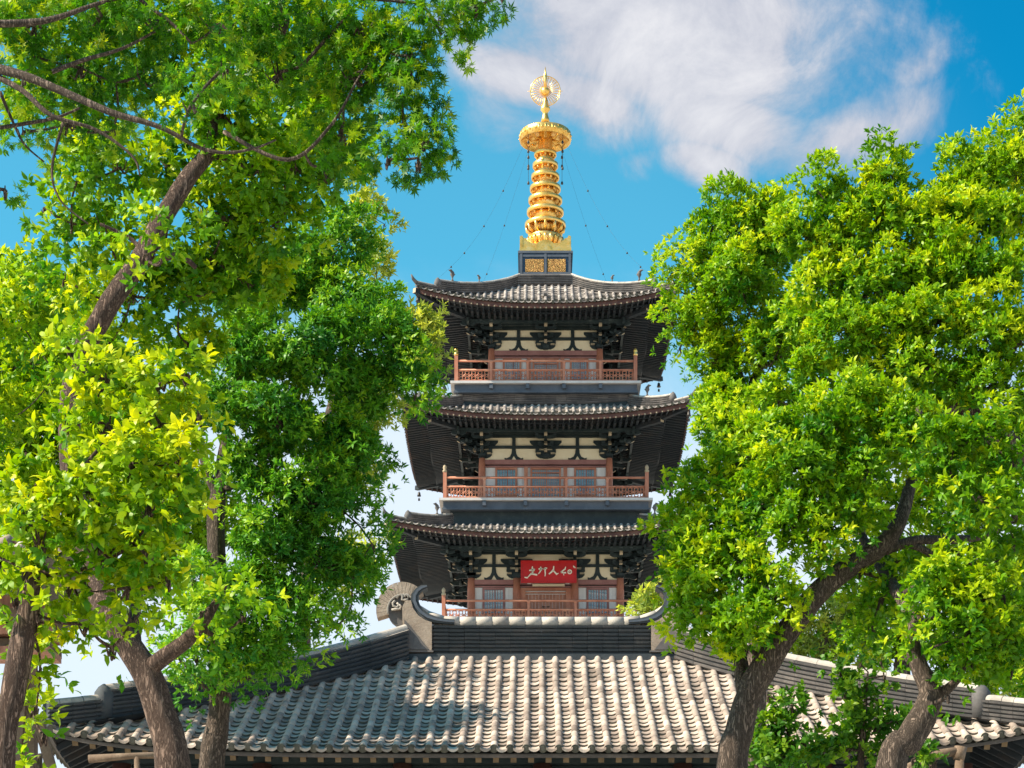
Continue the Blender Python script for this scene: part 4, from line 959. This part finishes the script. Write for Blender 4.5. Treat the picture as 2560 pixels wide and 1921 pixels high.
tot += tree('foreground_tree', 'young tree with large bright yellow-green leaves in the left foreground', 'tree', 12.5,
    [(10,1921,70,0),(30,1750,74,0),(52,1620,78,0),(72,1520,72,0),(90,1420,50,0),(120,1300,34,0),(180,1200,26,0)],
    [(180,880,60,40,.3,.8),(270,950,80,45,.1),(400,960,90,50,-.1,.8),(470,940,55,40,-.2,.7),(500,1040,48,36,-.2,.7),(400,1060,100,60,-.1),(270,1060,110,60,0),(170,1050,60,50,.1,.6),(440,1150,80,60,-.3),(330,1160,110,70,-.3),(120,1190,110,60,-.1),(60,1240,70,60,0),(230,1250,120,80,-.3),(370,1270,110,80,-.4),(440,1240,60,60,-.3,.8),(100,1340,110,70,-.2,.9),(250,1370,120,70,-.2,.9),(370,1390,80,70,-.3,.9),(60,1430,90,60,0,.8),(180,1460,100,50,0,.8),(320,1470,100,45,-.1,.8),(420,1450,50,60,-.1,.6),(220,1560,90,44,.2,.7),(340,1540,60,36,.2,.6),(280,1620,50,30,.3,.5),(40,1500,50,40,0,.6),(100,1540,70,36,0,.6),(95,1680,50,60,.3,.55),(85,1770,60,50,.3,.6),(110,1840,60,30,.2,.45),(60,1600,40,40,.3,.5)],
    'lance', 'lf_yellow', limbs=[[(120,1300,18,0),(200,1180,14,-.1),(290,1080,10,-.1),(400,1000,7,-.1)],[(90,1400,16,0),(60,1300,12,0),(100,1190,9,0)],[(100,1440,14,0),(220,1420,12,-.1),(330,1360,9,-.2),(420,1240,7,-.2)],[(0,1395,9,0),(60,1420,9,-.1),(140,1436,7,-.1)],[(170,1400,9,-.1),(200,1440,8,-.1),(230,1480,6,-.1)],[(75,1560,9,0),(100,1650,8,.2),(90,1780,5,.3)]],
    bark_='bark_red', ws=.82, L=.078, Wr=.36, seed=8, dens=.66, puff=.17, lpr=7, droop=.35, base=(at(-12,1921,12.5).x, 12.5), limb_r=.016)
tot += tree('maple_tree', 'overhanging maple-leaved tree whose dark boughs fill the top left corner', 'tree', 15.0,
    [(-190,1921,150,0),(-200,1300,140,0),(-170,800,120,0),(-120,400,100,0),(-60,240,60,0),(-10,165,40,0)],
    [(1260,-15,60,34,0,.8),(1190,15,75,45,0),(1090,55,100,65,0),(1020,140,90,80,0),(1020,215,60,70,.1),(1010,300,75,60,.1,1.1),(1060,350,60,50,0,1.2),(1045,410,50,50,0,1.2),(970,400,70,50,.1,.85),(900,60,130,90,.2),(880,190,120,90,.3,.9),(860,310,100,80,.4,.8),(720,50,130,90,.2,.9),(700,180,110,90,.5,.8),(550,60,120,80,.1,.8),(560,170,90,60,-.4,.6),(400,50,120,80,.3,.8),(250,40,130,70,.5,.8),(90,60,120,80,.4,.8),(60,190,90,60,.6,.7),(200,170,110,60,.7,.7),(350,190,110,70,.7,.7),(480,260,90,60,-.5,.4),(60,330,70,60,.9,.6),(170,310,90,60,.9,.6),(280,330,80,60,.9,.6),(12,475,22,36,.2,.8),(810,420,60,50,.5,.6)],
    'star', 'lf_maple', limbs=[[(-40,165,34,0),(60,190,28,-.1),(170,235,24,-.2),(280,282,20,-.3),(400,318,16,-.3),(500,370,12,-.3),(570,382,10,-.3),(640,370,7,-.3),(690,350,5,-.3)],[(-30,60,24,0),(60,58,22,.1),(140,46,18,.1),(260,5,12,.1),(420,-30,9,.2)],[(-10,190,20,0),(60,230,18,-.1),(130,290,14,-.2),(240,325,11,-.2),(330,390,8,-.2),(350,440,5,-.2)],[(0,320,12,0),(60,310,12,.1),(140,295,10,.1),(200,270,7,.1)],[(130,180,16,.2),(210,150,14,.2),(310,120,10,.2),(420,60,7,.2)],[(0,230,12,.1),(30,300,9,.1),(60,360,7,.1),(110,405,5,.1)],[(160,300,10,-.1),(130,420,9,-.1),(150,500,6,-.1),(220,560,4,-.1)],[(350,0,12,.1),(430,60,10,.1),(480,110,7,.1)],[(400,-20,18,.1),(700,-10,14,.1),(900,-4,12,0),(1060,10,8,0)],[(760,160,12,.3),(850,60,10,.2),(870,40,8,.1)],[(560,330,14,.3),(720,400,12,.2),(830,310,10,.1),(900,190,7,.1),(960,120,5,.1)]],
    ws=.78, L=.072, seed=13, dens=1.1, puff=.22, lpr=6, droop=.5, base=(at(-190,1921,15).x, 15.0), updir=.3, limb_r=.02)
tot += tree('side_tree', 'tall yellow-green tree standing past the left end of the hall roof', 'tree', 35.5,
    [(40,1700,60,0),(50,1400,56,0),(80,1100,46,0),(100,900,34,0),(110,760,20,0)],
    [(30,740,80,90,0,.8),(140,780,100,80,0,.8),(60,900,110,100,0),(200,900,110,100,0),(250,1040,90,80,0),(100,1040,130,100,0),(250,1080,120,100,0),(370,1120,90,90,0),(60,1180,110,90,0),(220,1230,140,90,0),(390,1280,110,90,0,.8),(100,1330,110,80,0),(300,1400,110,70,0,.7),(400,1230,110,90,-2),(100,760,100,80,2.5),(60,820,120,100,-2.5),(220,980,140,110,-2.5),(340,1120,110,90,-2),(100,1000,140,110,2.5),(330,1150,130,100,2.5),(420,1400,110,100,1),(520,1300,110,100,1,.9),(430,1500,90,60,1,.8),(-60,1050,140,120,-2),(-60,800,140,120,3),(-100,700,130,120,1),(-90,950,150,140,1),(-200,800,130,120,1),(-150,1150,130,120,1)],
    'quad', 'lf_right', L=.15, Wr=.36, seed=17, dens=.85, puff=.75, lpr=7, limb_r=.09, base=(at(30,1921,35.5).x - 1.4, 35.5))
tot += tree('edge_conifer', 'feathery yellow-green tree between the dark green tree and the top pagoda roof', 'tree', 62.0,
    [(760,1500,34,0),(790,1200,30,0),(850,950,22,0),(915,800,12,0)],
    [(1068,800,40,40,0),(1050,830,60,50,0),(1090,880,50,50,0),(1040,910,70,50,0),(1000,790,40,50,0,.8),(960,800,50,60,0),(960,560,26,40,0,.6),(940,640,50,70,0),(910,520,40,60,0,.8),(905,450,26,30,0,.6),(945,1370,34,34,0,.6),(930,1000,110,110,1),(870,1150,110,110,1),(860,1420,90,90,1,.8)],
    'quad', 'lf_far', L=.22, Wr=.26, seed=21, dens=.6, puff=.42, lpr=7, limb_r=.08, updir=.8)
# --- right side
tot += tree('arching_tree', 'bright green tree whose thick trunk arches to the right, before the hall', 'tree', 21.0,
    [(1830,1921,92,0),(1848,1830,84,0),(1872,1740,80,0),(1915,1660,78,0),(1975,1570,74,0),(2050,1480,66,0),(2130,1415,62,0),(2205,1365,58,0),(2245,1310,46,0),(2268,1240,38,.1),(2290,1140,30,.3),(2300,1000,22,.5)],
    [(1700,1240,50,45,.6,.8),(1770,1210,80,60,.4),(1700,1330,60,60,.4),(1790,1320,90,80,.2),(1740,1430,90,70,0),(1712,1440,46,44,.2),(1735,1515,46,50,.1),(1860,1400,90,80,-.2),(1770,1530,80,60,0),(1860,1550,100,70,-.3),(1940,1480,70,60,-.3,.9),(1900,1260,90,70,0),(1990,1310,90,60,-.3),(2060,1380,60,40,-.3,.8),(2000,1190,110,80,-.2),(2110,1270,90,60,-.3),(1950,1110,100,70,.2),(2070,1080,110,80,-.1),(2180,1170,90,70,-.2),(2150,1010,110,70,.2),(2260,1060,90,70,0),(1840,1150,70,60,.5,.8),(1870,1620,60,40,0,.7),(1960,1600,40,40,.3,.4)],
    'lance', 'lf_right', limbs=[[(2215,1375,34,0),(2290,1352,30,.1),(2380,1350,26,.2),(2460,1340,20,.3),(2540,1300,12,.4)],[(2270,1360,22,.1),(2310,1375,22,.1),(2345,1400,18,.1),(2380,1440,14,.2)],[(1862,1740,52,.05),(1852,1660,46,.3),(1850,1600,40,.4),(1890,1480,30,.4)]],
    ws=.84, L=.085, Wr=.29, seed=31, dens=1.15, puff=.30, lpr=9, droop=.15, base=(at(1800,1921,21).x, 21.0))
tot += tree('slender_tree', 'slimmer light green tree right beside the pagoda with a dark upright stem', 'tree', 29.0,
    [(1890,1700,50,0),(1900,1500,46,0),(1890,1340,46,0),(1895,1200,44,0),(1885,1080,38,0),(1870,1010,32,0),(1895,930,22,0),(1930,850,14,.1),(1960,760,8,.1)],
    [(1820,500,50,50,.2,.8),(1780,570,60,50,.1),(1850,580,80,60,.1),(1930,530,70,60,.2,.8),(1740,640,40,50,0,.8),(1810,680,90,70,0),(1675,690,36,34,0,.8),(1720,740,50,30,0,.7),(1680,805,44,34,0,.8),(1740,820,60,50,0),(1790,790,70,70,0,.8),(1920,660,80,70,.2),(1780,900,70,70,0),(1840,970,70,60,0,.9),(1780,1000,50,60,0),(1800,1080,60,60,0),(1940,800,50,60,.2,.6),(1960,900,80,80,.2),(1850,860,60,60,.2,.7),(1840,1120,70,50,.2),(1700,870,40,30,0,.6),(1900,740,50,40,.5,.5)],
    'lance', 'lf_right', limbs=[[(1870,1010,18,0),(1850,930,12,0),(1820,840,8,0),(1770,760,6,0)],[(1880,1060,20,0),(1850,990,12,0),(1830,900,8,0)],[(1900,920,14,0),(1960,890,10,0),(2010,860,6,0)],[(1900,700,8,.3),(1960,740,8,.3),(2040,770,6,.3)]],
    L=.092, Wr=.27, seed=37, dens=1.05, puff=.34, lpr=8, droop=.1, updir=.8)
tot += tree('tall_right_tree', 'tall sunlit tree filling the upper right corner behind the arching trunk', 'tree', 26.0,
    [(2700,1700,90,0),(2690,1500,86,0),(2600,1200,70,0),(2440,1040,54,0),(2300,860,36,0),(2270,700,24,0),(2250,600,14,0)],
    [(2040,470,45,50,.2,.8),(2090,520,60,50,.2),(2020,590,80,70,0),(2130,630,90,80,0),(2030,710,80,70,0),(2210,410,45,50,.3,.7),(2240,470,60,50,.3),(2190,540,90,70,.1),(2290,560,90,80,0),(2140,740,90,80,-.2),(2250,690,100,80,-.2),(2110,860,110,80,-.3),(2230,840,100,80,-.4),(2060,950,80,60,-.2,.9),(2330,660,100,80,-.3),(2400,500,80,70,.2),(2430,390,40,46,.4,.8),(2470,450,60,60,.3),(2540,340,50,50,.4,.8),(2540,440,60,70,.3),(2460,560,100,80,0),(2550,560,60,70,0),(2420,680,100,80,-.4),(2530,700,80,80,-.4),(2350,800,100,80,-.5),(2460,830,100,80,-.6),(2550,850,60,80,-.5),(2320,920,100,70,-.5),(2430,960,110,70,-.6),(2540,980,60,60,-.5),(2360,560,60,50,0),(2170,930,70,50,-.3,.9),(2400,420,40,40,.3,.6),(2010,800,60,60,.2,.8),(2200,1100,110,90,.6,.8),(2330,1080,110,90,.4),(2450,1150,110,80,.6,.9),(2540,1100,80,90,.5),(2380,1230,90,60,1,.6),(2540,1260,60,60,1,.6),(2090,1180,90,70,1,.7),(1950,1000,80,70,.8,.8),(2180,1260,100,70,1.5,.7),(2290,1260,90,70,1.5,.7),(2420,1320,100,60,1.6,.8),(2540,1400,80,80,1.6,.8),(2300,1420,100,60,2,.7),(2420,1460,100,70,2,.8),(2540,1540,80,80,2,.8),(2200,1350,80,50,2,.45),(2090,1260,80,60,1.5,.7),(2480,1640,80,50,2,.7),(2100,1420,60,40,2.5,.5),(1850,700,90,90,2.5,.8),(1960,850,90,90,2.5,.8),(1850,1050,90,90,2.5,.8),(1900,1200,90,90,2.5,.8)],
    'lance', 'lf_right', limbs=[[(2560,1150,30,-.2),(2500,1060,24,-.3),(2480,960,18,-.4)],[(2330,1060,24,-.3),(2420,1000,18,-.4),(2500,960,12,-.5)],[(2300,880,20,-.1),(2230,800,14,-.3),(2190,700,9,-.4)],[(2290,800,16,0),(2290,620,12,0),(2300,570,8,0)]],
    bark_='bark', L=.092, Wr=.29, seed=41, dens=1.15, puff=.34, lpr=9, droop=.12, updir=.7, base=(at(2710,1921,26).x, 26.0))
tot += tree('crooked_tree', 'green tree with a crooked S-shaped trunk, in front of the hall roof', 'tree', 20.0,
    [(2225,1921,124,0),(2270,1850,116,0),(2312,1780,104,0),(2326,1730,94,0),(2300,1670,74,0),(2282,1610,66,0),(2290,1560,66,0),(2250,1490,52,.7),(2205,1420,46,1.5),(2160,1350,36,1.8),(2130,1260,20,1.9),(2110,1180,10,2.0)],
    [(2340,1110,90,60,0,.9),(2450,1090,100,60,0,.9),(2530,1150,60,60,0,.8),(2380,1190,80,50,.1,.7),(2500,1250,80,60,.3,.5),(2400,1290,80,50,.5,.5),(2540,1360,60,60,.4,.6),(2350,1450,70,50,-.2,.9),(2450,1420,80,60,.2,.6),(2420,1500,90,60,-.2),(2330,1540,70,50,-.3),(2510,1490,70,70,0),(2400,1590,90,60,-.3),(2500,1600,80,60,-.1),(2430,1660,80,40,-.2,.8),(2540,1280,60,60,-.2,.7),(2450,1240,80,50,-.2,.7),(2550,1580,50,60,.2,.9),(2530,1680,50,40,0,.8),(2330,1620,50,40,-.4,.6),(2370,1740,40,26,-.3,.6),(2250,1640,50,30,.6,.4),(2200,1500,60,60,1.2,.7),(2180,1570,60,50,1.3,.8),(2250,1400,60,40,1.3,.6),(2150,1430,40,40,1.3,.6)],
    'lance', 'lf_mid', limbs=[[(2345,1740,50,0),(2400,1690,30,-.1),(2420,1600,20,-.2),(2430,1500,14,-.2)],[(2250,1490,24,.7),(2330,1440,18,.1),(2400,1380,12,.2)]],
    ws=.62, L=.092, Wr=.32, seed=43, dens=.95, puff=.27, lpr=8, droop=.2, base=(at(2195,1921,20).x, 20.0))
tot += tree('garden_shrub', 'dark green shrub in front of the hall roof, just right of the arching trunk', 'shrub', 24.0,
    [(1965,1921,16,0),(1968,1880,14,0),(1975,1800,10,0),(1985,1740,6,0)],
    [(1950,1820,60,46,0),(1905,1850,40,36,0,.8),(1985,1780,40,40,0,.8),(1940,1880,60,36,0),(2010,1860,40,40,0,.8),(1900,1905,50,24,-.3,.9),(1970,1915,60,22,-.3,.9),(1920,1740,26,30,0,.35)],
    'lance', 'lf_shrub', group=None, L=.10, Wr=.36, seed=47, dens=.9, puff=.20, lpr=8, limb_r=.02)
tot += tree('garden_shrub', 'taller open shrub with thin shoots, just left of the crooked trunk', 'shrub', 23.0,
    [(2150,1921,18,0),(2155,1860,16,0),(2160,1800,12,0),(2165,1740,8,0),(2170,1680,4,0)],
    [(2100,1680,30,26,0,.8),(2140,1720,34,34,0,.9),(2110,1740,30,30,0,.8),(2210,1690,30,30,0,.6),(2200,1750,40,36,0,.8),(2120,1800,44,44,0),(2190,1820,60,44,0),(2240,1800,36,36,0,.8),(2110,1870,60,40,0),(2190,1890,50,36,0),(2060,1890,60,30,-.2),(2030,1915,60,22,-.3),(2250,1870,30,30,.2,.7),(2150,1660,22,22,0,.6),(2200,1650,20,24,0,.4)],
    'lance', 'lf_shrub', L=.095, Wr=.40, seed=53, dens=.85, puff=.17, lpr=8, limb_r=.02)
tot += tree('garden_shrub', 'small sprig of shrub between the crooked trunk and the bare wooden frame', 'shrub', 24.0,
    [(2330,1921,14,0),(2325,1890,10,0),(2320,1860,6,0)], [(2310,1880,36,30,0,.8),(2280,1900,30,24,0,.9),(2340,1905,26,20,0,.7)], 'lance', 'lf_shrub', L=.10, Wr=.34, seed=57, dens=.8, puff=.16, lpr=8, limb_r=.02)
tot += tree('garden_shrub', 'tip of a bright shrub at the bottom left corner under the timber gate', 'shrub', 14.0,
    [(100,1921,14,0),(98,1915,10,0)], [(100,1922,50,16,0,1.0)], 'lance', 'lf_yellow', L=.09, Wr=.36, seed=59, dens=.8, puff=.12, lpr=7, limb_r=.02)
tot += tree('back_tree', 'yellow-green tree behind the right hip of the hall roof, seen past the crooked trunk', 'tree', 47.0,
    [(2250,1850,50,0),(2255,1700,44,0),(2260,1550,34,0),(2270,1420,20,0),(2280,1340,10,0)],
    [(2120,1450,60,60,0),(2180,1520,70,60,0),(2230,1420,70,60,0),(2150,1600,70,60,0),(2240,1600,80,70,0),(2310,1500,80,70,0),(2330,1620,80,70,0),(2340,1400,80,60,0),(2420,1500,80,80,0),(2440,1620,80,70,0),(2520,1520,80,80,0),(2550,1640,70,70,0),(2480,1400,80,60,0,.8),(2250,1320,60,50,0,.7),(2400,1700,80,50,0),(2520,1720,80,40,0)],
    'quad', 'lf_right', L=.17, Wr=.34, seed=77, dens=.6, puff=.45, lpr=7, limb_r=.06)
for i, (lab, Yd, tk, bl, mt, sd_) in enumerate((
    ('hazy distant tree seen between the arching trunk and the crooked trunk', 95.0, [(2060,1800,30,0),(2060,1640,26,0),(2060,1560,14,0)], [(2040,1580,60,50,0),(2090,1540,50,60,0),(2060,1640,90,40,0),(2120,1600,50,50,0),(2000,1630,50,40,0),(2150,1540,50,50,0),(2180,1640,60,50,0)], 'lf_far', 61),
    ('yellow-green distant tree touching the right end of the lowest balcony of the pagoda', 80.0, [(1640,1800,30,0),(1640,1600,26,0),(1640,1500,14,0)], [(1625,1500,36,36,0),(1610,1530,40,24,0),(1660,1520,50,40,0),(1650,1470,30,30,0,.8),(1680,1570,50,40,0)], 'lf_far', 67),
    ('pale distant tree low at the right edge above the shaded ridge of the hall', 90.0, [(2500,1850,30,0),(2500,1760,26,0),(2500,1740,14,0)], [(2450,1730,60,40,0),(2530,1700,60,40,0),(2400,1750,50,40,0),(2560,1740,50,30,0)], 'lf_far', 71))):
    tot += tree('distant_tree', lab, 'tree', Yd, tk, bl, 'quad', mt, group='distant trees behind the hall', L=.28, Wr=.32, seed=sd_, dens=.7, puff=.7, lpr=7, limb_r=.08)
import sys; sys.stderr.write('LEAVES %d\n' % tot)
